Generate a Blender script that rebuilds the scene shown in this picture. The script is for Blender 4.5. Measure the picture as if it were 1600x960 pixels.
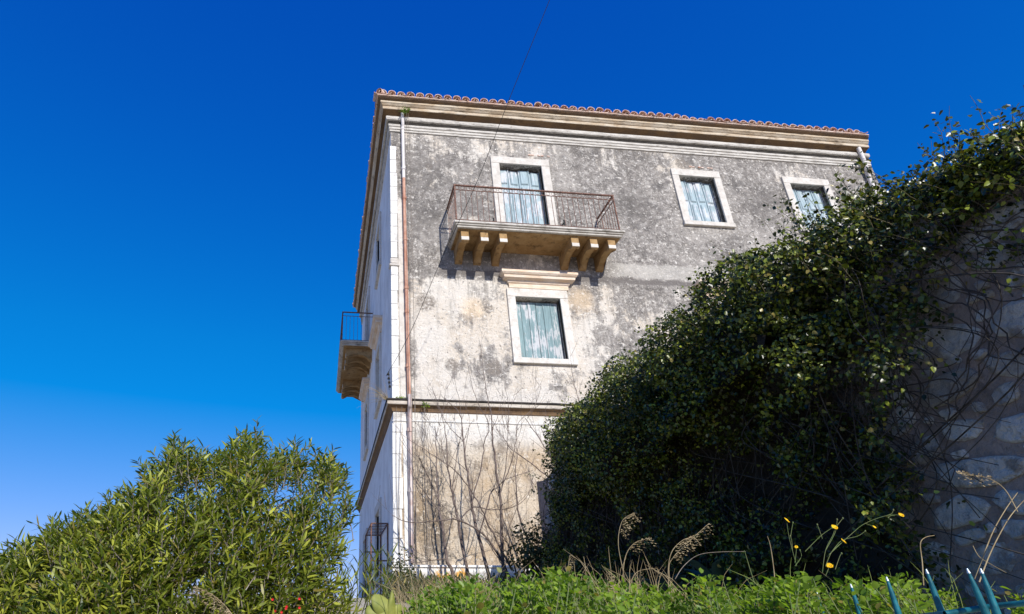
import bpy, bmesh, math, random
import numpy as np
from mathutils import Matrix, Vector
random.seed(7); rng = np.random.default_rng(11)
S = bpy.context.scene
for o in list(bpy.data.objects): bpy.data.objects.remove(o)
C = S.collection
R = math.radians
PI = math.pi

# ------------------------------------------------------------------ camera
YAW, PITCH, ROLL, F, CX, CY = .11563966, .44999842, -.0094202, 981.08, 613.78, 537.54
def cam_axes():
    cy, sy, cp, sp = math.cos(YAW), math.sin(YAW), math.cos(PITCH), math.sin(PITCH)
    f = Vector((sy*cp, cy*cp, sp)); r = Vector((cy, -sy, 0)); u = r.cross(f)
    cr, sr = math.cos(ROLL), math.sin(ROLL)
    return cr*r + sr*u, -sr*r + cr*u, f
cr_, cu_, cf_ = cam_axes()
EYE = Vector((0, 0, 1.6))
cd = bpy.data.cameras.new('camera'); cam = bpy.data.objects.new('camera', cd); C.objects.link(cam)
m = Matrix((( cr_.x, cu_.x, -cf_.x, 0), (cr_.y, cu_.y, -cf_.y, 0), (cr_.z, cu_.z, -cf_.z, 0), (0, 0, 0, 1)))
cam.matrix_world = Matrix.Translation(EYE) @ m
cd.sensor_width = 36; cd.lens = F/1600*36
cd.shift_x = (800-CX)/1600; cd.shift_y = (CY-480)/1600
cd.clip_start = .05; cd.clip_end = 3000
S.camera = cam
S.render.resolution_x = 1024; S.render.resolution_y = 614

def ray(x, y): return cr_*((x-CX)/F) - cu_*((y-CY)/F) + cf_
def at(x, y, Y):            # the point of the place at distance Y north of the viewer
    r = ray(x, y); return EYE + r*(Y/r.y)
def atx(x, y, X):
    r = ray(x, y); return EYE + r*(X/r.x)

# ------------------------------------------------------------------ world, sun
SUN = Vector((.23, -1, .64)).normalized()
W = bpy.data.worlds.new('World'); S.world = W; W.use_nodes = True
wt = W.node_tree; bg = wt.nodes['Background']
sky = wt.nodes.new('ShaderNodeTexSky'); sky.sky_type = 'NISHITA'; sky.sun_disc = False
sky.sun_elevation = math.asin(SUN.z); sky.sun_rotation = math.atan2(SUN.x, SUN.y)
sky.altitude = 300; sky.air_density = 1.0; sky.dust_density = .15; sky.ozone_density = 2.2
# the polarised blue of the photograph: one tone curve per colour channel over the whole sky
def wm(op, x, y=0.0):
    n = wt.nodes.new('ShaderNodeMath'); n.operation = op
    for i, v in enumerate((x, y)):
        if hasattr(v, 'is_output'): wt.links.new(v, n.inputs[i])
        else: n.inputs[i].default_value = v
    return n.outputs[0]
SKY = .113
sp_ = wt.nodes.new('ShaderNodeSeparateColor'); cb_ = wt.nodes.new('ShaderNodeCombineColor'); wt.links.new(sky.outputs[0], sp_.inputs[0])
r_, g_, b_ = [wm('MULTIPLY', o, .13) for o in sp_.outputs[:3]]
g3_ = wm('MULTIPLY', wm('MAXIMUM', wm('SUBTRACT', wm('MULTIPLY', g_, .90), .035), .02), .92)
r2 = wm('DIVIDE', wm('MAXIMUM', wm('MULTIPLY', wm('SUBTRACT', r_, .23), .86), wm('MULTIPLY', r_, .012)), .13)
g2 = wm('DIVIDE', wm('SUBTRACT', g3_, wm('MULTIPLY', wm('MAXIMUM', wm('SUBTRACT', g3_, .22), 0.0), .34)), .13)
b2 = wm('DIVIDE', wm('MAXIMUM', wm('MULTIPLY', wm('POWER', b_, .55), 1.0), wm('MULTIPLY', b_, .85)), .13)
for i, o in enumerate((r2, g2, b2)): wt.links.new(o, cb_.inputs[i])
wt.links.new(cb_.outputs[0], bg.inputs['Color']); bg.inputs['Strength'].default_value = SKY
sd = bpy.data.lights.new('sun', 'SUN'); sd.energy = 4.9; sd.angle = R(.5); sd.color = (1, .955, .88)
so = bpy.data.objects.new('sun', sd); C.objects.link(so)
so.rotation_euler = SUN.to_track_quat('Z', 'Y').to_euler(); so.location = (5, -10, 20)
S.view_settings.view_transform = 'Standard'; S.view_settings.look = 'None'
S.view_settings.exposure = 0.2; S.view_settings.gamma = 1

# ------------------------------------------------------------------ node helper
class NT:
    def __init__(s, name):
        s.m = bpy.data.materials.new(name); s.m.use_nodes = True; s.t = s.m.node_tree
        s.b = s.t.nodes['Principled BSDF']; s.out = s.t.nodes['Material Output']
        s.geo = s.t.nodes.new('ShaderNodeNewGeometry'); s.pos = s.geo.outputs['Position']
        s.b.inputs['Roughness'].default_value = .9
        s.b.inputs['Specular IOR Level'].default_value = .25
    def put(s, sock, v):
        if hasattr(v, 'is_output'): s.t.links.new(v, sock)
        else:
            if isinstance(v, tuple) and len(v) == 3 and sock.type == 'RGBA': v = v+(1,)
            sock.default_value = v
    def math(s, op, a, b=0.0, clamp=False):
        n = s.t.nodes.new('ShaderNodeMath'); n.operation = op; n.use_clamp = clamp
        s.put(n.inputs[0], a); s.put(n.inputs[1], b); return n.outputs[0]
    def noise(s, scale, detail=6, rough=.6, vec=None, dist=0, w=None):
        n = s.t.nodes.new('ShaderNodeTexNoise'); n.inputs['Scale'].default_value = scale
        n.inputs['Detail'].default_value = detail; n.inputs['Roughness'].default_value = rough
        n.inputs['Distortion'].default_value = dist
        s.t.links.new(vec or s.pos, n.inputs['Vector']); return n.outputs['Fac']
    def vor(s, scale, feature='F1', vec=None, out='Distance', rand=1):
        n = s.t.nodes.new('ShaderNodeTexVoronoi'); n.feature = feature; n.inputs['Scale'].default_value = scale
        n.inputs['Randomness'].default_value = rand
        s.t.links.new(vec or s.pos, n.inputs['Vector']); return n.outputs[out]
    def stretch(s, sc, off=(0, 0, 0)):
        n = s.t.nodes.new('ShaderNodeMapping'); n.inputs['Scale'].default_value = sc; n.inputs['Location'].default_value = off
        s.t.links.new(s.pos, n.inputs['Vector']); return n.outputs[0]
    def ramp(s, f, a, b, smooth=True):
        n = s.t.nodes.new('ShaderNodeMapRange'); n.interpolation_type = 'SMOOTHSTEP' if smooth else 'LINEAR'
        s.put(n.inputs[0], f); n.inputs[1].default_value = a; n.inputs[2].default_value = b; return n.outputs[0]
    def sep(s):
        n = s.t.nodes.new('ShaderNodeSeparateXYZ'); s.t.links.new(s.pos, n.inputs[0]); return n.outputs
    def mix(s, f, a, b, mode='MIX'):
        n = s.t.nodes.new('ShaderNodeMix'); n.data_type = 'RGBA'; n.blend_type = mode
        s.put(n.inputs[0], f); s.put(n.inputs[6], a); s.put(n.inputs[7], b); return n.outputs[2]
    def spot(s, c, r, soft=.35):        # a stain of its own round shape at a point of the wall
        n = s.t.nodes.new('ShaderNodeVectorMath'); n.operation = 'DISTANCE'; s.t.links.new(s.pos, n.inputs[0])
        n.inputs[1].default_value = c; d = n.outputs['Value']
        d = s.math('ADD', d, s.math('MULTIPLY', s.math('SUBTRACT', s.noise(5, 5, .7), .5), r*1.5))
        return s.ramp(d, r, r*soft)
    def bump(s, h, dist=.01, strength=1.0):
        n = s.t.nodes.new('ShaderNodeBump'); n.inputs['Distance'].default_value = dist; n.inputs['Strength'].default_value = strength
        s.put(n.inputs['Height'], h); s.t.links.new(n.outputs[0], s.b.inputs['Normal'])
    def col(s, c): s.put(s.b.inputs['Base Color'], c)
    def isl(s): return s.geo.outputs['Random Per Island']
    def objrand(s):
        n = s.t.nodes.new('ShaderNodeObjectInfo'); return n.outputs['Random']

M = {}
def plaster_front():
    n = NT('plaster_front'); x, y, z = n.sep()
    big = n.noise(.75, 5, .6); mid = n.noise(2.6, 8, .68, dist=.6); fine = n.noise(17, 7, .75); spk = n.noise(60, 3, .6)
    vert = n.noise(3.0, 6, .65, vec=n.stretch((1.6, 1, .35)))
    cream = n.mix(n.ramp(n.noise(1.1, 4, .6, vec=n.stretch((1, 1, 1), (3, 0, 7))), .38, .62), (.68, .645, .59), (.62, .54, .44))
    cream = n.mix(n.ramp(fine, .35, .7), cream, (.70, .65, .585))
    blot = n.noise(6.5, 8, .70, dist=.5)
    grey = n.mix(n.ramp(mid, .36, .62), (.115, .106, .098), (.36, .335, .31))
    grey = n.mix(n.math('MULTIPLY', n.ramp(blot, .53, .60), .85), grey, (.56, .535, .50))
    grey = n.mix(n.math('MULTIPLY', n.ramp(blot, .46, .38), .85), grey, (.09, .084, .079))
    grey = n.mix(n.ramp(fine, .40, .64), n.mix(.45, grey, (.11, .10, .095)), n.mix(.42, grey, (.54, .50, .455)))
    # how grimy each storey is: heavy under the eaves, patchy on the middle storey, little on the ground floor
    up = n.ramp(z, 9.0, 9.35)
    lim = n.ramp(z, 12.5, 12.95)
    right = n.ramp(x, 4.6, 7.2)
    leftedge = n.ramp(x, 2.45, 1.75)
    amt = n.math('MULTIPLY', up, .54)
    amt = n.math('SUBTRACT', amt, n.math('MULTIPLY', lim, .30))
    midz = n.ramp(z, 6.0, 6.4)
    amt = n.math('ADD', amt, n.math('MULTIPLY', midz, n.math('ADD', .12, n.math('MULTIPLY', right, .32))))
    amt = n.math('ADD', amt, n.math('MULTIPLY', leftedge, n.math('ADD', .22, n.math('MULTIPLY', n.ramp(z, 6.2, 5.0), .16))))
    amt = n.math('ADD', amt, n.math('MULTIPLY', n.math('SUBTRACT', mid, .5), 1.9))
    amt = n.math('ADD', amt, n.math('MULTIPLY', n.math('SUBTRACT', big, .5), 3.0))
    amt = n.math('ADD', amt, n.math('MULTIPLY', n.math('SUBTRACT', vert, .5), 1.5))
    amt = n.math('ADD', amt, n.math('MULTIPLY', n.math('SUBTRACT', fine, .5), 1.3))
    g = n.ramp(amt, .16, .50)
    c = n.mix(g, cream, grey)
    # rain streaks running down from the ledges and sills
    stk = n.noise(2.2, 7, .7, vec=n.stretch((3.2, 1, .22), (4, 0, 1)))
    fall = n.math('MAXIMUM', n.ramp(z, 11.6, 13.4), n.math('MULTIPLY', n.ramp(z, 7.6, 9.5), n.ramp(z, 10.0, 9.6)))
    c = n.mix(n.math('MULTIPLY', n.ramp(stk, .50, .66), n.math('ADD', .18, n.math('MULTIPLY', fall, .45))), c, (.12, .108, .098))
    # black lichen
    blk = n.ramp(n.math('ADD', n.math('ADD', n.math('MULTIPLY', n.noise(1.5, 7, .7, vec=n.stretch((1,1,1),(9,0,2))), 1), n.math('MULTIPLY', fine, .45)), n.math('MULTIPLY', up, .07)), .80, 1.0)
    c = n.mix(n.math('MULTIPLY', blk, n.math('ADD', .15, n.math('MULTIPLY', up, .6))), c, (.085, .08, .08))
    # ochre coats left on the ground floor and round the window
    och = n.ramp(n.noise(.9, 6, .6, vec=n.stretch((1,1,1),(1.5,0,4.2))), .44, .66)
    gf = n.ramp(z, 5.5, 4.9)
    c = n.mix(n.math('MULTIPLY', n.math('MULTIPLY', och, gf), .85), c, (.50, .39, .265))
    c = n.mix(n.math('MULTIPLY', n.math('MULTIPLY', n.ramp(vert, .46, .62), n.ramp(z, 5.6, 4.6)), .5), c, (.36, .30, .24))
    for p, r in (((5.75, 12, 8.75), .5), ((3.2, 12, 8.4), .45)):
        c = n.mix(n.math('MULTIPLY', n.spot(p, r, .2), .55), c, (.78, .60, .40))
    # white limewash band under the string course
    band = n.math('MULTIPLY', n.ramp(z, 5.1, 5.75), n.ramp(z, 6.05, 6.0))
    c = n.mix(n.math('MULTIPLY', band, n.math('ADD', .45, n.math('MULTIPLY', n.ramp(mid, .6, .4), .5))), c, (.78, .76, .71))
    # corner strip of white limewash
    # repaired holes in the plaster
    for p, r in (((2.13, 12, 8.5), .27), ((3.55, 12, 8.42), .17), ((2.68, 12, 6.98), .20), ((3.55, 12, 6.95), .22), ((2.35, 12, 12.4), .12), ((9.2, 12, 13.1), .25)):
        q = n.spot((p[0], 12, p[2]), r, .55)
        c = n.mix(n.math('MULTIPLY', q, n.ramp(fine, .36, .56)), c, (.25, .22, .19))
    # dark patch of bare stone low at the corner, white specks everywhere
    for p, r in (((2.1, 12, 4.5), .50), ((2.05, 12, 3.6), .42), ((2.3, 12, 3.95), .33)):
        c = n.mix(n.math('MULTIPLY', n.spot(p, r, .3), n.ramp(fine, .42, .6)), c, (.13, .12, .11))
    c = n.mix(n.ramp(n.math('ADD', n.vor(5.5, vec=n.stretch((1, 1, .8))), n.math('MULTIPLY', fine, .25)), .25, .17), c, (.72, .69, .64))
    c = n.mix(n.math('MULTIPLY', n.ramp(n.noise(.45, 3, .5, vec=n.stretch((1, 1, 1.6), (4, 2, 6))), .48, .62), n.math('MULTIPLY', up, .5)), c, n.mix(.5, c, (.62, .58, .53)))
    c = n.mix(n.math('MULTIPLY', n.ramp(spk, .60, .72), .7), c, (.82, .79, .75))
    c = n.mix(n.math('MULTIPLY', n.ramp(n.noise(8, 6, .75, vec=n.stretch((1, 1, 1.2), (2, 8, 3))), .565, .60), .75), c, (.78, .745, .69))
    c = n.mix(n.math('MULTIPLY', n.ramp(n.noise(11, 6, .75, vec=n.stretch((1, 1, 1), (7, 1, 9))), .415, .375), .8), c, (.095, .085, .08))
    c = n.mix(n.math('MULTIPLY', n.ramp(spk, .37, .27), .65), c, (.08, .08, .08))
    for p, r in (((2.35, 12, 12.2), 1.0), ((2.3, 12, 10.7), .85), ((3.3, 12, 11.3), .7), ((7.6, 12, 11.6), .8), ((11.2, 12, 12.0), .8)):
        c = n.mix(n.math('MULTIPLY', n.math('MULTIPLY', n.spot(p, r, .1), n.ramp(fine, .34, .58)), .62), c, (.13, .12, .112))
    c = n.mix(gf, c, n.mix(1.0, c, (.93, .86, .755), 'MULTIPLY'))
    # horizontal floor line right of the balcony: a pale patched strip over a dark one
    fl = n.math('ADD', z, n.math('MULTIPLY', n.math('SUBTRACT', mid, .5), .25))
    xr = n.ramp(x, 6.3, 7.0)
    c = n.mix(n.math('MULTIPLY', n.math('MULTIPLY', n.math('MULTIPLY', n.ramp(fl, 9.42, 9.46), n.ramp(fl, 9.86, 9.78)), xr), .5), c, (.60, .575, .53))
    c = n.mix(n.math('MULTIPLY', n.math('MULTIPLY', n.math('MULTIPLY', n.ramp(fl, 9.24, 9.28), n.ramp(fl, 9.42, 9.38)), n.ramp(x, 2.2, 2.6)), n.ramp(fine, .3, .55)), c, (.17, .155, .145))
    # hairline cracks
    cr = n.vor(.55, 'DISTANCE_TO_EDGE', vec=n.stretch((1, 1, .7)))
    cr = n.math('ADD', cr, n.math('MULTIPLY', n.math('SUBTRACT', n.noise(4, 6, .7), .5), .10))
    c = n.mix(n.math('MULTIPLY', n.math('MULTIPLY', n.ramp(n.math('ABSOLUTE', cr), .004, .001), n.ramp(big, .5, .6)), .7), c, (.10, .09, .08))
    c = n.mix(1.0, c, (1.0, .99, .975), 'MULTIPLY')
    n.col(c)
    h = n.math('ADD', n.math('MULTIPLY', mid, 1.2), n.math('ADD', fine, n.math('MULTIPLY', spk, .35)))
    n.bump(h, .04, 1.0); return n.m
def plaster_side():
    n = NT('plaster_side'); x, y, z = n.sep()
    mid = n.noise(1.6, 8, .65); fine = n.noise(15, 6, .7); vert = n.noise(2.5, 6, .6, vec=n.stretch((1, 1.5, .2)))
    c = n.mix(n.ramp(mid, .35, .65), (.66, .64, .62), (.80, .79, .77))
    c = n.mix(n.math('MULTIPLY', n.ramp(vert, .52, .74), .5), c, (.34, .32, .30))
    c = n.mix(n.math('MULTIPLY', n.ramp(fine, .58, .75), .5), c, (.3, .29, .27))
    n.col(c); n.bump(n.math('ADD', mid, fine), .02, .8); return n.m
def stone(name, a, b, dark=(.2, .17, .13), amt=.5, sc=3, stre=(1, 1, 1), bd=.012):
    n = NT(name)
    v = n.stretch(stre)
    big = n.noise(sc, 6, .65, vec=v); fine = n.noise(26, 6, .7)
    c = n.mix(n.ramp(big, .35, .65), a, b)
    c = n.mix(n.math('MULTIPLY', n.ramp(n.noise(sc*1.7, 8, .72, vec=n.stretch(stre, (5, 3, 1))), .50, .70), amt), c, dark)
    c = n.mix(n.math('MULTIPLY', n.ramp(fine, .56, .72), .4), c, dark)
    n.col(c); n.bump(n.math('ADD', fine, big), bd, .8); return n.m
def paint_shutter(name, base, peel, amt):
    n = NT(name)
    v = n.stretch((14, 14, 1.6)); st = n.noise(1.6, 8, .7, vec=v); big = n.noise(2.2, 5, .6)
    c = n.mix(n.ramp(st, .35, .65), base, tuple(k*1.35 for k in base))
    c = n.mix(n.math('MULTIPLY', n.ramp(n.math('ADD', n.math('MULTIPLY', st, .7), n.math('MULTIPLY', big, .6)), .66, .74), amt), c, peel)
    c = n.mix(n.math('MULTIPLY', n.ramp(n.noise(2.3, 7, .75, vec=n.stretch((11, 11, 2.2), (3, 1, 4))), .60, .66), .75), c, (.16, .13, .11))
    c = n.mix(.35, c, n.mix(n.objrand(), (.9, .9, .9), (1.1, 1.1, 1.1)), 'MULTIPLY')
    n.col(c); n.b.inputs['Roughness'].default_value = .75; n.bump(st, .004, .8); return n.m
def iron():
    n = NT('rusty_iron'); f = n.noise(30, 5, .7)
    n.col(n.mix(n.ramp(f, .4, .65), (.09, .055, .045), (.27, .14, .10))); n.b.inputs['Roughness'].default_value = .8
    return n.m
def leafmat(name, a, b, c2, trans=.35, rough=.45, spec=.4, pw=1.0):
    n = NT(name); r = n.isl(); t = n.t
    col = n.mix(n.math('POWER', r, pw), a, b); col = n.mix(n.ramp(n.noise(2.2, 3, .6), .45, .68), col, c2)
    col = n.mix(n.ramp(n.math('FRACT', n.math('MULTIPLY', r, 37.7)), .93, .97), col, (.30, .24, .06))
    n.col(col); n.b.inputs['Roughness'].default_value = rough; n.b.inputs['Specular IOR Level'].default_value = spec
    tr = t.nodes.new('ShaderNodeBsdfTranslucent'); ms = t.nodes.new('ShaderNodeMixShader'); ms.inputs[0].default_value = trans
    tc = n.mix(1.0, col, (1.25, 1.35, .5), 'MULTIPLY'); t.links.new(tc, tr.inputs['Color'])
    t.links.new(n.b.outputs[0], ms.inputs[1]); t.links.new(tr.outputs[0], ms.inputs[2]); t.links.new(ms.outputs[0], n.out.inputs['Surface'])
    return n.m
def flat(name, a, b=None, sc=8, rough=.85, metal=0, bd=.004):
    n = NT(name); f = n.noise(sc, 6, .65)
    n.col(n.mix(n.ramp(f, .35, .65), a, b or tuple(k*.7 for k in a))); n.b.inputs['Roughness'].default_value = rough
    n.b.inputs['Metallic'].default_value = metal; n.bump(f, bd, .6); return n.m
def tile_mat():
    n = NT('terracotta_tile'); r = n.objrand(); f = n.noise(9, 6, .7)
    c = n.mix(r, (.44, .22, .14), (.62, .44, .35)); c = n.mix(n.ramp(f, .42, .60), c, (.64, .53, .46))
    c = n.mix(n.ramp(n.noise(5, 6, .7), .57, .68), c, (.20, .13, .10)); n.col(c); n.bump(f, .006, .8); return n.m
def plinth_mat():
    n = NT('plinth_plaster'); x, y, z = n.sep(); mid = n.noise(2.4, 7, .65); fine = n.noise(14, 6, .7)
    c = n.mix(n.ramp(mid, .4, .6), (.62, .60, .56), (.42, .38, .33))
    c = n.mix(n.ramp(z, 2.80, 2.86), c, (.78, .76, .72))
    for p, r in (((2.25, 11.95, 2.72), .22), ((2.62, 11.95, 2.78), .16), ((2.05, 11.95, 2.62), .12)):
        c = n.mix(n.math('MULTIPLY', n.spot(p, r, .4), n.ramp(fine, .35, .55)), c, (.75, .36, .03))
    c = n.mix(n.math('MULTIPLY', n.ramp(fine, .58, .7), .6), c, (.2, .18, .15)); n.col(c); n.bump(n.math('ADD', mid, fine), .02, .8); return n.m
M['front'] = plaster_front(); M['side'] = plaster_side(); M['plinth'] = plinth_mat()
M['frame'] = stone('limestone_frame', (.56, .52, .465), (.66, .63, .58), (.30, .26, .22), .5, 4)
M['frame_up'] = stone('grey_limestone_frame', (.52, .485, .435), (.62, .585, .535), (.28, .25, .22), .45, 5)
M['arch'] = stone('weathered_architrave', (.46, .43, .385), (.60, .57, .52), (.13, .115, .10), .75, 3, (1, 1, 3.5), .025)
M['cornice'] = stone('cornice_stone', (.56, .49, .39), (.44, .34, .23), (.13, .095, .06), .85, 1.8, (1, 1, 3), .02)
M['string'] = stone('string_course_stone', (.58, .53, .46), (.44, .38, .31), (.09, .08, .07), .8, 2, (1, 1, 4), .02)
M['ochre'] = stone('ochre_stained_glow_stone', (.38, .25, .12), (.30, .18, .075), (.09, .05, .025), .8, 4)  # ochre stain, with the orange bounce glow mixed into the colour
M['slab'] = stone('balcony_slab_stone', (.55, .52, .47), (.40, .37, .33), (.10, .09, .07), .8, 3)
M['white'] = stone('limewash', (.74, .73, .70), (.64, .625, .60), (.32, .30, .27), .6, 3)
M['ped'] = stone('pediment_stone', (.72, .62, .52), (.66, .50, .36), (.35, .25, .18), .4, 3, (1, 1, 5))
M['teal'] = paint_shutter('teal_shutter_paint', (.16, .235, .25), (.52, .51, .52), .8)
M['pale'] = paint_shutter('pale_shutter_paint', (.27, .345, .375), (.56, .56, .59), .9)
M['iron'] = iron()
M['copper'] = flat('copper_brown_pipe', (.42, .20, .13), (.55, .33, .24), 5, .7)
M['pvc'] = flat('pale_pipe', (.58, .55, .54), (.66, .62, .6), 5, .6)
M['pinkpipe'] = flat('faded_pink_pipe', (.50, .37, .32), (.62, .54, .5), 4, .7)
M['tile'] = tile_mat()
M['mortar'] = stone('wall_mortar', (.40, .32, .285), (.28, .225, .20), (.10, .075, .06), .6, 6, (1, 1, 1), .05)
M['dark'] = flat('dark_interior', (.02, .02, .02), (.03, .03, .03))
M['cable'] = flat('black_cable', (.02, .02, .02), (.03, .03, .03))
def rubble():
    n = NT('rubble_stone'); r = n.objrand(); f = n.noise(9, 7, .7)
    c = n.mix(r, (.58, .56, .53), (.80, .78, .75)); c = n.mix(n.ramp(f, .49, .62), c, (.36, .31, .27)); c = n.mix(n.ramp(n.noise(3.2, 6, .65), .45, .6), c, n.mix(.6, c, (.30, .26, .23)))
    n.col(c); n.bump(n.math('ADD', n.math('ADD', f, n.vor(11)), n.noise(30, 5, .7)), .05, 1.0); return n.m
M['rubble'] = rubble()
M['ivy'] = leafmat('ivy_leaf', (.006, .013, .002), (.30, .35, .04), (.025, .040, .005), .20, .34, .42, 2.3)
M['bush'] = leafmat('willow_leaf', (.025, .055, .006), (.50, .52, .065), (.15, .19, .024), .40, .40, .30, 1.7)
M['weed'] = leafmat('weed_leaf', (.11, .21, .02), (.34, .46, .05), (.10, .18, .02), .5, .42, .4)
M['shrubleaf'] = leafmat('dark_shrub_leaf', (.04, .06, .02), (.08, .09, .03), (.05, .05, .02), .25)
M['bark'] = flat('grey_bark', (.09, .065, .055), (.19, .15, .13), 14)
M['vine'] = flat('dry_vine', (.16, .13, .11), (.30, .26, .22), 14)
M['straw'] = flat('dry_straw', (.34, .27, .16), (.22, .165, .09), 10)
M['grass'] = flat('green_grass', (.16, .22, .05), (.22, .26, .08), 10)
M['cactus'] = flat('cactus_pad', (.24, .25, .055), (.15, .18, .04), 9, .55)
M['agave'] = flat('agave_leaf', (.06, .12, .11), (.05, .09, .08), 5, .5)
M['stem'] = flat('green_stem', (.10, .15, .05), (.15, .16, .07), 10)
M['petal'] = flat('yellow_petal', (.85, .58, .02), (.80, .45, .01), 20)
M['red'] = flat('red_petal', (.65, .03, .04), (.5, .02, .03), 20)
M['fence'] = flat('teal_fence_paint', (.015, .15, .185), (.01, .085, .11), 25, .4)
M['bare'] = flat('pale_tip', (.45, .50, .52), (.3, .35, .36), 12, .4, .5)  # pale metallic grey for the picket points
def ground_mat():
    n = NT('earth'); f = n.noise(.8, 8, .6)
    n.col(n.mix(n.ramp(f, .45, .62), (.42, .37, .29), (.30, .27, .18))); n.bump(n.noise(6, 6, .7), .05, .8); return n.m
M['earth'] = ground_mat()

# ------------------------------------------------------------------ object helpers
def tag(o, label=None, cat=None, group=None, kind=None):
    if label: o['label'] = label
    if cat: o['category'] = cat
    if group: o['group'] = group
    if kind: o['kind'] = kind
    return o
def empty(name, loc=(0, 0, 0), rz=0, parent=None):
    o = bpy.data.objects.new(name, None); C.objects.link(o); o.location = loc; o.rotation_euler = (0, 0, rz)
    o.empty_display_size = .2
    if parent: adopt(o, parent)
    return o
def adopt(o, p):            # parent, keeping world-space coordinates (p is an unrotated top-level Empty)
    o.parent = p; o.matrix_parent_inverse = Matrix.Translation(-Vector(p.location)); return o
def link(name, me, mat, parent=None, local=False):
    o = bpy.data.objects.new(name, me); C.objects.link(o)
    if mat and not me.materials: me.materials.append(mat)
    if parent:
        if local: o.parent = parent
        else: adopt(o, parent)
    return o
def bm_obj(name, bm, mat, parent=None, local=False, smooth=False):
    me = bpy.data.meshes.new(name); bm.to_mesh(me); bm.free()
    if smooth: me.polygons.foreach_set('use_smooth', [True]*len(me.polygons))
    return link(name, me, mat, parent, local)
def np_obj(name, V, Fs, mat, parent=None, smooth=False, local=False):
    me = bpy.data.meshes.new(name); V = np.asarray(V, dtype=np.float32); Fs = np.asarray(Fs, dtype=np.int32)
    k = Fs.shape[1]; me.vertices.add(len(V)); me.vertices.foreach_set('co', V.ravel())
    me.loops.add(Fs.size); me.loops.foreach_set('vertex_index', Fs.ravel())
    me.polygons.add(len(Fs)); me.polygons.foreach_set('loop_start', np.arange(0, Fs.size, k, dtype=np.int32))
    me.update(calc_edges=True); me.validate()
    if smooth: me.polygons.foreach_set('use_smooth', np.ones(len(Fs), dtype=bool))
    return link(name, me, mat, parent, local)
def box(bm, x0, x1, y0, y1, z0, z1, bev=0, mat=None):
    r = bmesh.ops.create_cube(bm, size=1)
    vs = r['verts']
    for v in vs:
        v.co = Vector(((x0+x1)/2+v.co.x*(x1-x0), (y0+y1)/2+v.co.y*(y1-y0), (z0+z1)/2+v.co.z*(z1-z0)))
        if mat: v.co = mat @ v.co
    if bev:
        es = list({e for v in vs for e in v.link_edges})
        bmesh.ops.bevel(bm, geom=es, offset=bev, segments=1, affect='EDGES', profile=.7)
def tube_np(paths, sides=5):      # paths: list of (points, radii) -> verts, quad faces
    V = []; Fc = []; n0 = 0
    ang = np.arange(sides)*2*PI/sides
    for pts, rad in paths:
        P = np.array([tuple(p) for p in pts], float); k = len(P)
        T = np.gradient(P, axis=0); T /= np.linalg.norm(T, axis=1)[:, None]+1e-9
        ref = np.array([0, 0, 1.0]) if abs(T[0, 2]) < .8 else np.array([1.0, 0, 0])
        A = np.cross(T, ref); A /= np.linalg.norm(A, axis=1)[:, None]+1e-9; B = np.cross(T, A)
        rr = np.broadcast_to(np.asarray(rad, float), (k,))
        ring = P[:, None, :]+rr[:, None, None]*(np.cos(ang)[None, :, None]*A[:, None, :]+np.sin(ang)[None, :, None]*B[:, None, :])
        V.append(ring.reshape(-1, 3))
        i = np.arange(k-1)[:, None]*sides; j = np.arange(sides)[None, :]; j2 = (j+1) % sides
        f = np.stack([i+j, i+j2, i+sides+j2, i+sides+j], -1).reshape(-1, 4)+n0
        Fc.append(f); n0 += k*sides
    return np.concatenate(V), np.concatenate(Fc)
def tubes(name, paths, mat, parent=None, sides=5, local=False):
    V, Fc = tube_np(paths, sides); return np_obj(name, V, Fc, mat, parent, True, local)
def smooth_path(pts, n=4):
    P = [Vector(p) for p in pts]; out = []
    for i in range(len(P)-1):
        p0 = P[max(i-1, 0)]; p1 = P[i]; p2 = P[i+1]; p3 = P[min(i+2, len(P)-1)]
        for k in range(n):
            t = k/n
            out.append(.5*((2*p1)+(p2-p0)*t+(2*p0-5*p1+4*p2-p3)*t*t+(-p0+3*p1-3*p2+p3)*t**3))
    out.append(P[-1]); return out
LEAF_IVY = (np.array([(0, 0, 0), (-.42, .28, .06), (-.30, .72, .02), (0, 1.05, -.10), (.30, .72, .02), (.42, .28, .06), (0, .45, -.03)]),
            np.array([(0, 6, 1), (1, 6, 2), (2, 6, 3), (3, 6, 4), (4, 6, 5), (5, 6, 0)]))
LEAF_LANCE = (np.array([(0, 0, 0), (-.5, .32, .0), (.5, .32, .0), (-.42, .68, -.06), (.42, .68, -.06), (0, 1, -.16)]),
              np.array([(0, 2, 1), (1, 2, 4), (1, 4, 3), (3, 4, 5)]))
LEAF_OVAL = (np.array([(0, 0, 0), (-.34, .5, .05), (0, 1, -.08), (.34, .5, .05)]), np.array([(0, 3, 2), (0, 2, 1)]))
LEAF_HEX = (np.array([(0, 0, 0), (-.36, .26, .05), (.36, .26, .05), (-.40, .60, .03), (.40, .60, .03), (0, 1, -.10), (0, .45, -.04)]), np.array([(0, 2, 6), (2, 4, 6), (4, 5, 6), (5, 3, 6), (3, 1, 6), (1, 0, 6)]))
def unit(a): return a/(np.linalg.norm(a, axis=-1, keepdims=True)+1e-9)
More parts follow.
